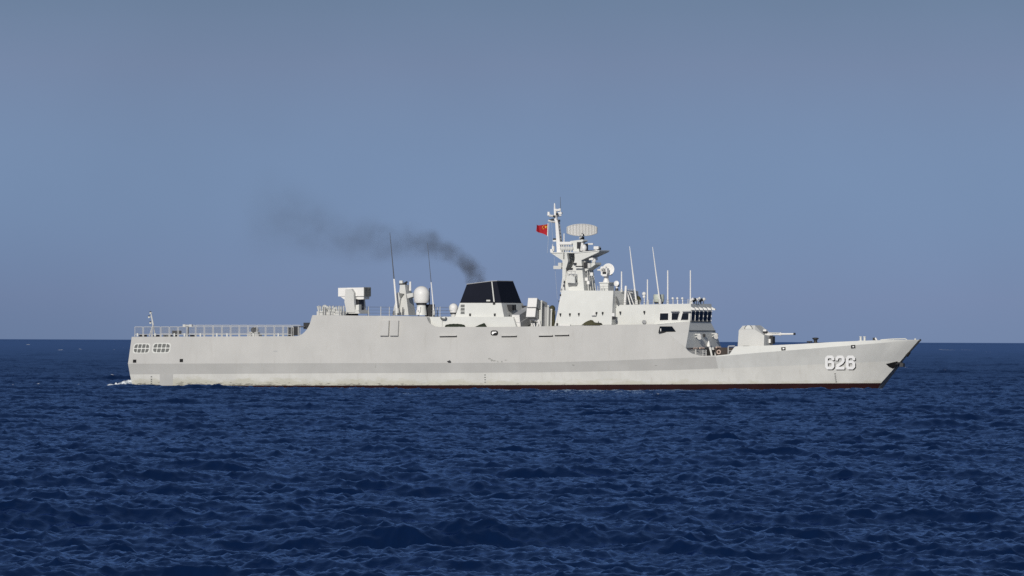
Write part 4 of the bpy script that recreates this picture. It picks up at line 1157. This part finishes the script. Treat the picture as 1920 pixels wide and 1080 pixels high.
# ---- working deck under the bridge front
mb = MB(); xb = C_.x
zb0, zb1 = P(1300, 668.5, 4).z, P(1300, 651.5, 4).z
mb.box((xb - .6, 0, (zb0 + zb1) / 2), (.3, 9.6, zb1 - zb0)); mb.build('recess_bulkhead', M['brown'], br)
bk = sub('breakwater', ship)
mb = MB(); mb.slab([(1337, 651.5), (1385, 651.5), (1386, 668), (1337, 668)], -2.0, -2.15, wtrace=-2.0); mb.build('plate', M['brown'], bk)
mb = MB(); mb.slab([(1329, 651), (1333, 651), (1336, 667.5), (1333.5, 667.5)], 1.0, .9, wtrace=1.0); mb.tube(P(1336, 651.5, 0), P(1341, 667.6, 0), .12, .12, 6); mb.each('stay', M['weapon'], bk)
mb = MB(); mb.slab([(1325, 655), (1330, 655), (1330, 668), (1325, 668)], .4, .2, wtrace=.4); mb.slab([(1333, 656), (1338, 656), (1338, 668), (1333, 668)], .2, .0, wtrace=.4); mb.build('hatch_opening', M['black'], bk)
railing([(1293, 666.5), (1325, 667.5)], 3.6, PX(11.5), (1303.8, 1305, 1318, 1324), lines=3, lm='wire')
mb = MB()
mb.path([P(1365.4, 665.5, 4.9), P(1365.4, 650.4, 4.9), P(1366.4, 649, 4.9), P(1378, 648.8, 4.9)], .055, 6)
mb.path([P(1365.4, 658, 4.9), P(1372.5, 657.6, 4.9)], .03, 5)
mb.build('gate_rail', M['wire'], ship)
mb = MB(); mb.slab([(1366.6, 660), (1372, 660.6), (1368, 664.6), (1366.6, 664.6)], 4.6, 4.4); mb.build('gate_plate', M['louvre'], ship)
mb = MB()
for px, py in ((1287, 653.5), (1299, 653), (1312, 652.6), (1343, 651.2)):
    mb.tube(P(px, py, 4.2 - (px - 1287) * .1), P(px + 8, py, 3.4 - (px - 1287) * .1), .1, .1, 6)
mb.each('hose_rack', M['pink'], bk)
# forecastle fittings
def bollard(px, w, y0, hgt):
    b_ = sub('bollard', ship); p = P(px, y0, w)
    for s_ in (-1, 1):
        mb = MB(); mb.tube(p + Vector((s_ * .22, 0, -.1)), p + Vector((s_ * .22, 0, hgt)), .12, .12, 10); mb.tube(p + Vector((s_ * .22, 0, hgt)), p + Vector((s_ * .22, 0, hgt + .07)), .16, .16, 10); mb.build('bitt', M['white'], b_)
    mb = MB(); mb.box(p + Vector((0, 0, 0)), (.8, .4, .1)); mb.build('foot', M['white'], b_)
bollard(1617.5, 1.6, 639.5, .42)
cps = sub('capstan', ship)
p = P(1529, 643.5, .6)
mb = MB(); mb.lathe(p, [(.22, 0), (.18, .25), (.22, .38), (.34, .46), (.34, .56), (.1, .6)], n=18); mb.build('drum', M['dark'], cps)
mb = MB(); mb.tube(p + Vector((0, 0, -.2)), p + Vector((0, 0, .02)), .4, .36, 18); mb.build('base', M['dark'], cps)
mb = MB(); p = P(1518, 641, .6); mb.box(p, (.5, .4, .16)); mb.tube(p + Vector((-.05, 0, -.2)), p, .08, .08, 6); mb.build('chain_stopper', M['dark'], ship)
mb = MB(); mb.box(P(1639, 635.6, .9), (.22, .25, .28), None, 1); mb.tube(P(1644, 638, .9), P(1641, 633.6, .9), .1, .1, 6); mb.build('roller_fairlead', [M['radome'], M['dark']], ship)
mb = MB(); mb.path([P(1651, 637.4, .8), P(1675, 635.6, .6), P(1698, 635.2, .3), P(1700.4, 637.4, .3)], .06, 6); mb.tube(P(1675, 638, .6), P(1675, 635.6, .6), .05, .05, 5); mb.build('bow_rail', M['white'], ship)
mb = MB(); p = P(1716, 636.4, .05); mb.ball(p, .12, 6); mb.build('jackstaff_foot', M['white'], ship)

# ------------------------------------------------------------------ separate things carried on board
# covered machine gun on the ledge beside the superstructure (bolted: part of the ship)
cg = sub('covered_gun', ship)
def mound(mb, px0, px1, pyb, prof, w, dw, seed):
    """draped lump: prof = list of (px, py_top); ridge line, widened to +-dw"""
    rnd = random.Random(seed)
    rows = []
    nn_ = 9
    for px, py in prof:
        base = P(px, pyb, w); topz = P(px, py, w).z
        row = []
        for j in range(nn_):
            s_ = -1 + 2 * j / (nn_ - 1)
            h_ = (1 - abs(s_) ** 2.2)
            row.append(Vector((base.x + rnd.uniform(-.03, .03), base.y + s_ * dw, base.z + (topz - base.z) * h_ * (1 + rnd.uniform(-.06, .06)))))
        rows.append(row)
    vs = [v for r_ in rows for v in r_]
    fs = [(i * nn_ + j, i * nn_ + j + 1, (i + 1) * nn_ + j + 1, (i + 1) * nn_ + j) for i in range(len(rows) - 1) for j in range(nn_ - 1)]
    mb.add(vs, fs)
    for r_ in (0, len(rows) - 1): mb.add([rows[r_][j] for j in range(nn_)], [tuple(range(nn_))])
    mb.add([rows[i][0] for i in range(len(rows))] + [rows[i][-1] for i in range(len(rows))], [(i, i + 1, len(rows) + i + 1, len(rows) + i) for i in range(len(rows) - 1)])
mb = MB(); mound(mb, 1093, 1113, 609.5, [(1093, 608.6), (1095, 606), (1098, 603.6), (1102, 601.6), (1107, 600.2), (1111, 600.4), (1113, 603), (1118, 605.4), (1124, 606.4), (1127.5, 607)], 4.75, .45, 3)
mb.build('canvas_cover', M['olive'], cg)
mb = MB(); mb.tube(P(1112, 605.4, 4.75), P(1128, 606.4, 4.75), .06, .05, 6); mb.tube(P(1122.6, 608.5, 4.75), P(1122, 602.4, 4.75), .045, .04, 6); mb.build('gun_barrel', M['dark'], cg)

def carried(name, label, cat, at): return thing(name, label, cat, at)
bt_at = P(853, 613, 4.6)
boat = carried('inflatable_boat', 'long low boat under a dark green cover on the side deck below the small radome', 'boat', bt_at)
S = lambda v: v - bt_at
mb = MB()
rows = []
for k_ in range(17):
    t = k_ / 16; px = 834 + 38.5 * t
    end = math.sin(math.pi * min(1, max(0, t))) ** .35
    rows.append([(px, 614.2), end])
nn_ = 10; vs = []
for (px, py), e_ in rows:
    c = S(P(px, 614.0, 4.6))
    for j in range(nn_):
        a_ = math.pi * j / (nn_ - 1)
        vs.append(c + Vector((0, -math.cos(a_) * .42 * e_, math.sin(a_) ** .7 * PX(6.9) * (.35 + .65 * e_) * (1 + .05 * math.sin(px * 1.7)))))
mb.add(vs, [(i * nn_ + j, i * nn_ + j + 1, (i + 1) * nn_ + j + 1, (i + 1) * nn_ + j) for i in range(16) for j in range(nn_ - 1)] + [tuple(range(nn_)), tuple(range(16 * nn_ + nn_ - 1, 16 * nn_ - 1, -1))] + [(i * nn_, (i + 1) * nn_, (i + 1) * nn_ + nn_ - 1, i * nn_ + nn_ - 1) for i in range(16)])
mb.build('cover', M['tarp'], boat)
mb = MB(); mb.box(S(P(843, 615, 4.6)), (.15, .8, .25)); mb.box(S(P(864, 615, 4.6)), (.15, .8, .25)); mb.each('cradle', M['weapon'], boat)
tp_at = P(902, 613, 4.6)
tp = carried('tarpaulin', 'dark green tarpaulin heaped in a wedge on the side deck below the funnel', 'tarpaulin', tp_at)
mb = MB(); mound(mb, 891, 912, 614.5, [(890.5, 613.4), (894, 611.6), (898, 609.2), (901, 608.4), (904, 607.4), (907.6, 605.6), (909, 606.6), (911.8, 612.6)], 4.6, .4, 5)
for v_ in range(len(mb.v)): mb.v[v_] = mb.v[v_] - tp_at
mb.build('cloth', M['tarp'], tp)
mb = MB(); mb.ball(P(894.4, 606.6, 3.62), .22, 8, 0, (.8, .8, 1.3)); mb.box(P(894.4, 606.6, 3.5), (.1, .3, .1)); mb.build('covered_reel', M['tarp'], fn)
# lifebuoy on the breakwater
lb_at = P(1348, 660, -1.98)
lbuoy = carried('lifebuoy', 'faded pale lifebuoy hung on the dark brown breakwater under the bridge', 'lifebuoy', lb_at)
mb = MB()
R0, r0 = .19, .07
vs = []; fs = []
for i in range(20):
    for j in range(8):
        a_, b_ = 2 * math.pi * i / 20, 2 * math.pi * j / 8
        rr = R0 + r0 * math.cos(b_)
        vs.append(Vector((rr * math.cos(a_), -r0 * .8 + r0 * math.sin(b_), rr * math.sin(a_))))
        fs.append((i * 8 + j, ((i + 1) % 20) * 8 + j, ((i + 1) % 20) * 8 + (j + 1) % 8, i * 8 + (j + 1) % 8))
mb.add(vs, fs); mb.build('ring', M['pink'], lbuoy, smooth=60)
# flag
fl_at = P(1027, 431, .9)
flag = carried('flag', 'red flag with yellow stars flying from the halyard beside the mast', 'flag', fl_at)
mb = MB()
nu, nv = 26, 14
hoist_t, hoist_b = P(1027.0, 420, .9), P(1025.8, 442, .9)
fly_t, fly_b = P(1005.2, 419.6, .9), P(1003.6, 432, .9)
def flagpt(u, v):
    a = hoist_t.lerp(hoist_b, v); b_ = fly_t.lerp(fly_b, v)
    p = a.lerp(b_, u)
    p.y += .22 * math.sin(u * 7.0 + v * 1.2) * (0.25 + u)
    p.z += .10 * math.sin(u * 5.2 + .4) * u - .13 * math.sin(math.pi * u) * (1 - v)
    return p - fl_at
for off in (0,):
    vs = [flagpt(i / nu, j / nv) for i in range(nu + 1) for j in range(nv + 1)]
    vs2 = [v + Vector((0, .012, 0)) for v in vs]
    fs = [(i * (nv + 1) + j, (i + 1) * (nv + 1) + j, (i + 1) * (nv + 1) + j + 1, i * (nv + 1) + j + 1) for i in range(nu) for j in range(nv)]
    mb.add(vs, fs); mb.add(vs2, [tuple(reversed(f)) for f in fs])
mb.build('cloth', M['red'], flag, smooth=80)
def star(mb, u, v, r, rot=0):
    c = []
    for k_ in range(10):
        a_ = math.pi * k_ / 5 + rot; rr = r if k_ % 2 == 0 else r * .42
        c.append(flagpt(u - rr * math.sin(a_) / 1.5, v - rr * math.cos(a_)) + Vector((0, -.03, 0)))
    cc = flagpt(u, v) + Vector((0, -.03, 0))
    mb.add([cc] + c, [(0, 1 + k_, 1 + (k_ + 1) % 10) for k_ in range(10)])
for args in ((.17, .25, .17), (.34, .10, .062), (.42, .20, .062), (.42, .35, .062), (.34, .46, .062)):
    mb = MB(); star(mb, *args); mb.build('star', M['yellow'], flag)
mb = MB(); mb.tube(hoist_t - fl_at + Vector((.04, 0, .08)), hoist_b - fl_at + Vector((.04, 0, -.05)), .05, .05, 6); mb.build('hoist_band', M['radome'], flag)
mb = MB(); mb.tube(P(1030.2, 414.6, .9), P(1026.5, 474, 1.2), .012, .012, 4); mb.tube(P(1034, 415.6, .6), P(1045, 560, 1.2), .010, .010, 4); mb.build('halyard', M['wire'], tm)
exec_smoke = True

# ------------------------------------------------------------------ exhaust smoke (a real volume above the funnel)
def smoke():
    path = [(889, 534, 14), (891, 521, 23), (887, 508, 25), (872, 494, 23), (854, 481, 24), (836, 470, 27), (812, 461, 32), (780, 456, 38), (745, 455, 44), (705, 454, 48), (665, 451, 54), (625, 443, 62), (585, 427, 74), (540, 410, 95), (470, 405, 120)]
    w = 0.2
    pts = [(P(px, py, w), PX(r_)) for px, py, r_ in path]
    # after x turns back the stem is nearly vertical: parametrise by arc length along the plume, stored in an attribute
    mb = MB(); nn_ = 14
    vs = []; dens = []
    for i, (c, r_) in enumerate(pts):
        a = pts[max(0, i - 1)][0]; b_ = pts[min(len(pts) - 1, i + 1)][0]
        d = (b_ - a).normalized(); side = Vector((0, 1, 0)); up = d.cross(side).normalized()
        for k_ in range(nn_):
            t = 2 * math.pi * k_ / nn_
            vs.append(c + (up * math.cos(t) + side * math.sin(t)) * r_ * 1.25)
    fs = [(i * nn_ + k_, i * nn_ + (k_ + 1) % nn_, (i + 1) * nn_ + (k_ + 1) % nn_, (i + 1) * nn_ + k_) for i in range(len(pts) - 1) for k_ in range(nn_)]
    fs += [tuple(range(nn_ - 1, -1, -1)), tuple(range((len(pts) - 1) * nn_, len(pts) * nn_))]
    mb.add(vs, fs)
    m = bpy.data.materials.new('exhaust_smoke'); m.use_nodes = True
    n = m.node_tree.nodes; l = m.node_tree.links; n.clear()
    out = n.new('ShaderNodeOutputMaterial'); pv = n.new('ShaderNodeVolumePrincipled')
    pv.inputs['Color'].default_value = (0.22, 0.21, 0.21, 1); pv.inputs['Anisotropy'].default_value = 0.1
    tc = n.new('ShaderNodeTexCoord'); sep = n.new('ShaderNodeSeparateXYZ'); l.new(tc.outputs['Object'], sep.inputs[0])
    # swirl the lookup a little so the edges fray
    nz = n.new('ShaderNodeTexNoise'); nz.inputs['Scale'].default_value = .45; nz.inputs['Detail'].default_value = 3
    l.new(tc.outputs['Object'], nz.inputs['Vector'])
    sb = n.new('ShaderNodeVectorMath'); sb.operation = 'SUBTRACT'; sb.inputs[1].default_value = (.5, .5, .5); l.new(nz.outputs['Color'], sb.inputs[0])
    scv = n.new('ShaderNodeVectorMath'); scv.operation = 'SCALE'; scv.inputs['Scale'].default_value = 2.4; l.new(sb.outputs[0], scv.inputs[0])
    ad = n.new('ShaderNodeVectorMath'); ad.operation = 'ADD'; l.new(tc.outputs['Object'], ad.inputs[0]); l.new(scv.outputs[0], ad.inputs[1])
    # density: sum over stations of soft blobs
    tot = None
    dn = np.interp(range(len(path)), [0, 2, 4, 6, 8, 10, 11, 12, 13, 14], [1.0, .95, .60, .30, .17, .095, .065, .045, .030, .012])
    seq = []
    for i in range(len(pts) - 1):
        for f_ in ((0, .5) if i < len(pts) - 2 else (0, .5, 1)):
            c = pts[i][0].lerp(pts[i + 1][0], f_); r_ = pts[i][1] * (1 - f_) + pts[i + 1][1] * f_
            seq.append((c, r_, dn[i] * (1 - f_) + dn[i + 1] * f_))
    for c, r_, k_ in seq:
        dist = n.new('ShaderNodeVectorMath'); dist.operation = 'DISTANCE'; dist.inputs[1].default_value = c; l.new(ad.outputs[0], dist.inputs[0])
        mr = n.new('ShaderNodeMapRange'); mr.interpolation_type = 'SMOOTHERSTEP'
        mr.inputs['From Min'].default_value = 0; mr.inputs['From Max'].default_value = r_ * 1.15
        mr.inputs['To Min'].default_value = k_; mr.inputs['To Max'].default_value = 0
        l.new(dist.outputs['Value'], mr.inputs['Value'])
        if tot is None: tot = mr.outputs['Result']
        else:
            mx = n.new('ShaderNodeMath'); mx.operation = 'MAXIMUM'; l.new(tot, mx.inputs[0]); l.new(mr.outputs['Result'], mx.inputs[1]); tot = mx.outputs[0]
    n2_ = n.new('ShaderNodeTexNoise'); n2_.inputs['Scale'].default_value = .40; n2_.inputs['Detail'].default_value = 5; n2_.inputs['Roughness'].default_value = .6
    l.new(tc.outputs['Object'], n2_.inputs['Vector'])
    mr2 = n.new('ShaderNodeMapRange'); mr2.inputs['From Min'].default_value = .34; mr2.inputs['From Max'].default_value = .68; mr2.inputs['To Min'].default_value = .12; mr2.inputs['To Max'].default_value = 1.5
    l.new(n2_.outputs['Fac'], mr2.inputs['Value'])
    mu = n.new('ShaderNodeMath'); mu.operation = 'MULTIPLY'; l.new(tot, mu.inputs[0]); l.new(mr2.outputs['Result'], mu.inputs[1])
    l.new(mu.outputs[0], pv.inputs['Density'])
    l.new(pv.outputs[0], out.inputs['Volume'])
    o = mb.build('exhaust_smoke', m, None, smooth=80)
    o.rotation_euler = (0, 0, -YAW)
    o['kind'] = 'stuff'; o['label'] = 'thin dark exhaust smoke trailing aft from the black funnel top'; o['category'] = 'smoke'
smoke()

# ------------------------------------------------------------------ sea: one sheet from the foreground to the horizon
rng = np.random.default_rng(11)
def fft_tile(N, Lm, lam_min, lam_max, wind_az, spread, rms, power=4.0):
    k1 = np.fft.fftfreq(N, Lm / N) * 2 * np.pi
    kx, ky = np.meshgrid(k1, k1, indexing='ij')
    k = np.hypot(kx, ky); k[0, 0] = 1e-9
    cosd = (kx * math.cos(wind_az) + ky * math.sin(wind_az)) / k
    kp = 2 * np.pi / lam_max; kc = 2 * np.pi / lam_min
    S = k ** -power * np.exp(-1.1 * (kp / k) ** 2) * np.exp(-(k / kc) ** 2) * (np.abs(cosd) ** spread + .06)
    S[0, 0] = 0
    a = np.sqrt(S) * (rng.normal(size=(N, N)) + 1j * rng.normal(size=(N, N)))
    h = np.real(np.fft.ifft2(a))
    s = rms / h.std()
    F = a * s
    dx = np.real(np.fft.ifft2(1j * kx / k * F)); dy = np.real(np.fft.ifft2(1j * ky / k * F))
    return h * s, dx, dy
def bil(T, u, v):
    N = T.shape[0]
    u = u % N; v = v % N
    i = np.floor(u).astype(np.int32); j = np.floor(v).astype(np.int32)
    fu = (u - i).astype(np.float32); fv = (v - j).astype(np.float32)
    i %= N; j %= N; i2 = (i + 1) % N; j2 = (j + 1) % N
    return (T[i, j] * (1 - fu) * (1 - fv) + T[i2, j] * fu * (1 - fv) + T[i, j2] * (1 - fu) * fv + T[i2, j2] * fu * fv)
def sea():
    half = R(3.2)
    nc = 960
    th = np.linspace(-half, half, nc)
    side = np.radians([3.4, 3.8, 4.6, 6.5, 10, 18, 32, 55, 85, 120, 150, 180])
    th = np.concatenate([-side[::-1], th, side])
    rs = [6.0]
    while rs[-1] < 225: rs.append(rs[-1] * 1.18)
    rs[-1] = 225.0
    while rs[-1] < 1450: rs.append(rs[-1] + max(.15, rs[-1] * .00056))
    while rs[-1] < 9000: rs.append(rs[-1] * (1 + .00056 * (1 + (rs[-1] - 1450) / 500)))
    while rs[-1] < 400000: rs.append(rs[-1] * 1.06)
    r = np.array(rs)
    Rr, T = np.meshgrid(r, th, indexing='ij')
    X = (Rr * np.sin(T)); Y = (Rr * np.cos(T)) - DIST
    Z = np.zeros_like(X); DX = np.zeros_like(X); DY = np.zeros_like(X)
    fold = np.zeros_like(X)
    core = (np.abs(T) <= half * 1.3)
    fade = np.clip((9000 - Rr) / 4000, 0, 1) * np.clip((Rr - 170) / 55, 0, 1) * core
    for (N, Lm, l0, l1, az, sp, rms, chop, rot) in WAVES:
        h, dx, dy = fft_tile(N, Lm, l0, l1, az, sp, rms)
        c, s = math.cos(rot), math.sin(rot)
        u = (c * X + s * Y) / Lm * N; v = (-s * X + c * Y) / Lm * N
        Z += bil(h, u, v) * fade   # wind direction az is turned into the tile's frame by rot
        a, b_ = bil(dx, u, v) * chop * fade, bil(dy, u, v) * chop * fade
        DX += c * a - s * b_; DY += s * a + c * b_
    # calm the sheet a little right under the hull so that the boot-top line stays clean
    lx = X * math.cos(YAW) - Y * math.sin(YAW); ly = X * math.sin(YAW) + Y * math.cos(YAW)
    inh = np.clip((52 - np.abs(lx)) / 4, 0, 1) * np.where(ly < 0, np.clip((75 + ly) / 55, 0, 1), np.clip((24 - ly) / 14, 0, 1))
    Z = Z * (1 - .9 * inh) - .13 * inh
    foam = np.zeros_like(X)
    # spilling crests
    zz = Z / Z[(Rr > 300) & (Rr < 1100) & core].std()
    for px, py, wpx, amp in CAPS:
        d = CM.to_3x3() @ Vector(((px - PW / 2) / FPX, -(py - 540.0) / FPX, -1.0))
        o = CM.translation; t = -o.z / d.z
        q = o + d * t
        sc_ = (q - o).length / FPX
        g = np.exp(-((X - q.x) / (1.25 * wpx * sc_)) ** 2 - ((Y - q.y) / ((4.0 * sc_ * wpx + 2.5) * (sc_ * FPX / 1300) ** 1.6)) ** 2)
        foam += g * amp * 1.5
    foam += .6 * np.clip((zz - 3.5) * 1.4, 0, 1) * np.clip((Rr - 330) / 100, 0, 1) * core
    nr, ncol = X.shape
    co = np.stack([X + DX, Y + DY, Z], -1).reshape(-1, 3).astype(np.float32)
    me = bpy.data.meshes.new('sea')
    idx = np.arange(nr * ncol, dtype=np.int32).reshape(nr, ncol)
    q = np.stack([idx[:-1, :-1], idx[:-1, 1:], idx[1:, 1:], idx[1:, :-1]], -1).reshape(-1, 4)
    me.vertices.add(len(co)); me.vertices.foreach_set('co', co.ravel())
    nf = len(q)
    me.loops.add(nf * 4); me.loops.foreach_set('vertex_index', q.ravel().astype(np.int32))
    me.polygons.add(nf); me.polygons.foreach_set('loop_start', np.arange(0, nf * 4, 4, dtype=np.int32))
    me.polygons.foreach_set('use_smooth', np.ones(nf, dtype=bool))
    at = me.attributes.new('foam', 'FLOAT', 'POINT'); at.data.foreach_set('value', np.clip(foam, 0, 1).ravel().astype(np.float32))
    # wavelets finer than the sheet's rows can carry: how far they thin out the mirror-like reflection
    rw = me.attributes.new('ripple', 'FLOAT', 'POINT'); rw.data.foreach_set('value', np.clip((Rr - 500) / 1500, 0, 1).ravel().astype(np.float32))
    me.update(calc_edges=True)
    me.materials.append(M['sea'])
    ob = bpy.data.objects.new('sea', me); col.objects.link(ob)
    ob['kind'] = 'structure'; ob['label'] = 'dark blue choppy open sea running to the horizon'; ob['category'] = 'sea'
WAVES = [(1024, 230.0, .6, 20.0, R(80) + R(13), 7.0, .17, .8, R(13)),
         (1024, 97.0, .20, 3.4, R(100) - R(21), 4.0, .052, .8, R(-21)),
         (512, 23.0, .09, 1.1, R(88) + R(37), 2.6, .027, .7, R(37))]
CAPS = [(1115, 779, 9, 1.0), (1020, 781, 3, .6), (140, 648, 5, .8), (113, 657, 5, .5), (178, 667, 4, .7), (132, 694, 4, .7), (40, 715, 4, .55), (20, 724, 5, .6), (72, 724, 4, .42), (115, 725, 8, .9), (145, 724, 5, .7),
        (1777, 656, 4, .8), (1812, 656, 4, .8), (1855, 660, 3, .6), (600, 744, 4, .4), (60, 646, 4, .7), (225, 653, 4, .6), (210, 656, 3, .6), (155, 655, 4, .6), (1752, 655, 5, .7), (1700, 691, 3, .6), (1748, 681, 3, .6), (1835, 688, 5, .5), (620, 742, 6, .5), (1040, 724, 8, .8), (1620, 733, 9, .6), (1690, 733, 10, .4), (500, 728, 10, .6), (420, 729, 8, .6), (560, 730, 8, .5)]
def sea_mat():
    """deep blue water body under a wind-roughened, blue reflecting surface"""
    m, n, l, b = mat('sea_water')
    n.remove(b)
    tc = n.new('ShaderNodeTexCoord')
    bp = n.new('ShaderNodeBump'); bp.inputs['Strength'].default_value = 1.0; bp.inputs['Distance'].default_value = .032
    mp = n.new('ShaderNodeMapping'); mp.inputs['Scale'].default_value = (1.0, .6, 1.0); mp.inputs['Rotation'].default_value = (0, 0, .25)
    l.new(tc.outputs['Object'], mp.inputs['Vector'])
    l.new(noise(n, l, mp.outputs['Vector'], 2.6, 6, .62), bp.inputs['Height'])
    fr = n.new('ShaderNodeFresnel'); fr.inputs['IOR'].default_value = 1.333; l.new(bp.outputs[0], fr.inputs['Normal'])
    k = n.new('ShaderNodeMath'); k.operation = 'MULTIPLY'; k.inputs[1].default_value = 1.0; pw = n.new('ShaderNodeMath'); pw.operation = 'POWER'; pw.inputs[1].default_value = 1.0; l.new(fr.outputs[0], pw.inputs[0]); rp_ = n.new('ShaderNodeAttribute'); rp_.attribute_name = 'ripple'; rm_ = n.new('ShaderNodeMath'); rm_.operation = 'MULTIPLY_ADD'; rm_.inputs[1].default_value = -.55; rm_.inputs[2].default_value = 1.0; l.new(rp_.outputs['Fac'], rm_.inputs[0]); rk_ = n.new('ShaderNodeMath'); rk_.operation = 'MULTIPLY'; l.new(rm_.outputs[0], rk_.inputs[0]); l.new(pw.outputs[0], rk_.inputs[1]); l.new(rk_.outputs[0], k.inputs[0])
    body = n.new('ShaderNodeBsdfDiffuse'); body.inputs['Color'].default_value = (0.0026, 0.0115, 0.046, 1); l.new(bp.outputs[0], body.inputs['Normal'])
    gl = n.new('ShaderNodeBsdfGlossy'); gl.inputs['Color'].default_value = (.48, .66, 1.0, 1); gl.inputs['Roughness'].default_value = .09; l.new(bp.outputs[0], gl.inputs['Normal'])
    wat = n.new('ShaderNodeMixShader'); l.new(k.outputs[0], wat.inputs[0]); l.new(body.outputs[0], wat.inputs[1]); l.new(gl.outputs[0], wat.inputs[2])
    at = n.new('ShaderNodeAttribute'); at.attribute_name = 'foam'
    nz = noise(n, l, tc.outputs['Object'], 1.4, 6, .7)
    ad = n.new('ShaderNodeMath'); ad.operation = 'ADD'; l.new(at.outputs['Fac'], ad.inputs[0]); l.new(nz, ad.inputs[1])
    fm = ramp(n, l, ad.outputs[0], .95, 1.12)
    df = n.new('ShaderNodeBsdfDiffuse'); df.inputs['Color'].default_value = (.72, .75, .78, 1)
    mx = n.new('ShaderNodeMixShader'); l.new(fm, mx.inputs[0]); l.new(wat.outputs[0], mx.inputs[1]); l.new(df.outputs[0], mx.inputs[2])
    l.new(mx.outputs[0], n['Material Output'].inputs['Surface'])
    return m
M['sea'] = sea_mat()
sea()

# ------------------------------------------------------------------ churned water at the stern and bow
def churn(name, label, cat, x0, x1, y0, y1, hfun, seed, thr):
    """lumpy foam field lying on the water, ship coordinates"""
    rnd = np.random.default_rng(seed)
    nx, ny = 150, 60
    xs = np.linspace(x0, x1, nx); ys = np.linspace(y0, y1, ny)
    Xg, Yg = np.meshgrid(xs, ys, indexing='ij')
    lump = np.zeros_like(Xg)
    for _ in range(160):
        cx_, cy_ = rnd.uniform(x0, x1), rnd.uniform(y0, y1); s_ = rnd.uniform(.12, .45)
        lump = np.maximum(lump, rnd.uniform(.4, 1) * np.exp(-((Xg - cx_) / (s_ * 1.5)) ** 2 - ((Yg - cy_) / s_) ** 2))
    env = hfun((Xg - x0) / (x1 - x0), (Yg - y0) / (y1 - y0))
    Z = -.18 + env * (.75 + .95 * lump)
    mb = MB()
    vs = [Vector((Xg[i, j], Yg[i, j], Z[i, j])) for i in range(nx) for j in range(ny)]
    fs = [(i * ny + j, (i + 1) * ny + j, (i + 1) * ny + j + 1, i * ny + j + 1) for i in range(nx - 1) for j in range(ny - 1)]
    mb.add(vs, fs)
    o = mb.build(name, M['foam'], None, smooth=60)
    o.rotation_euler = (0, 0, -YAW)
    o['kind'] = 'stuff'; o['label'] = label; o['category'] = cat
def foam_mat():
    m, n, l, b = mat('foam')
    tc = n.new('ShaderNodeTexCoord')
    f = ramp(n, l, noise(n, l, tc.outputs['Object'], 2.2, 6, .7), .40, .56)
    c = mixc(n, l, f, (.03, .08, .15), (.75, .78, .80))
    l.new(c, b.inputs['Base Color']); b.inputs['Roughness'].default_value = .6
    return m
M['foam'] = foam_mat()
sx = P(247, 727, 4.6).x
churn('stern_wake', 'white churned foam trailing from the stern', 'foam', sx - 3.9, sx + .6, -5.6, 1.5,
      lambda u, v: np.clip(u * 1.3, 0, 1) ** .6 * .66 * np.clip(4 * v, 0, 1) * np.clip(4 * (1 - v), 0, 1), 2, .5)
bx = P(1644, 730, 0).x
churn('bow_wave', 'small white ripple breaking along the red boot top at the bow', 'foam', bx - 2.6, bx + .5, -1.1, .6,
      lambda u, v: np.exp(-((u - .55) / .4) ** 2) * .16 * np.clip(5 * v, 0, 1) * np.clip(5 * (1 - v), 0, 1), 4, .5)
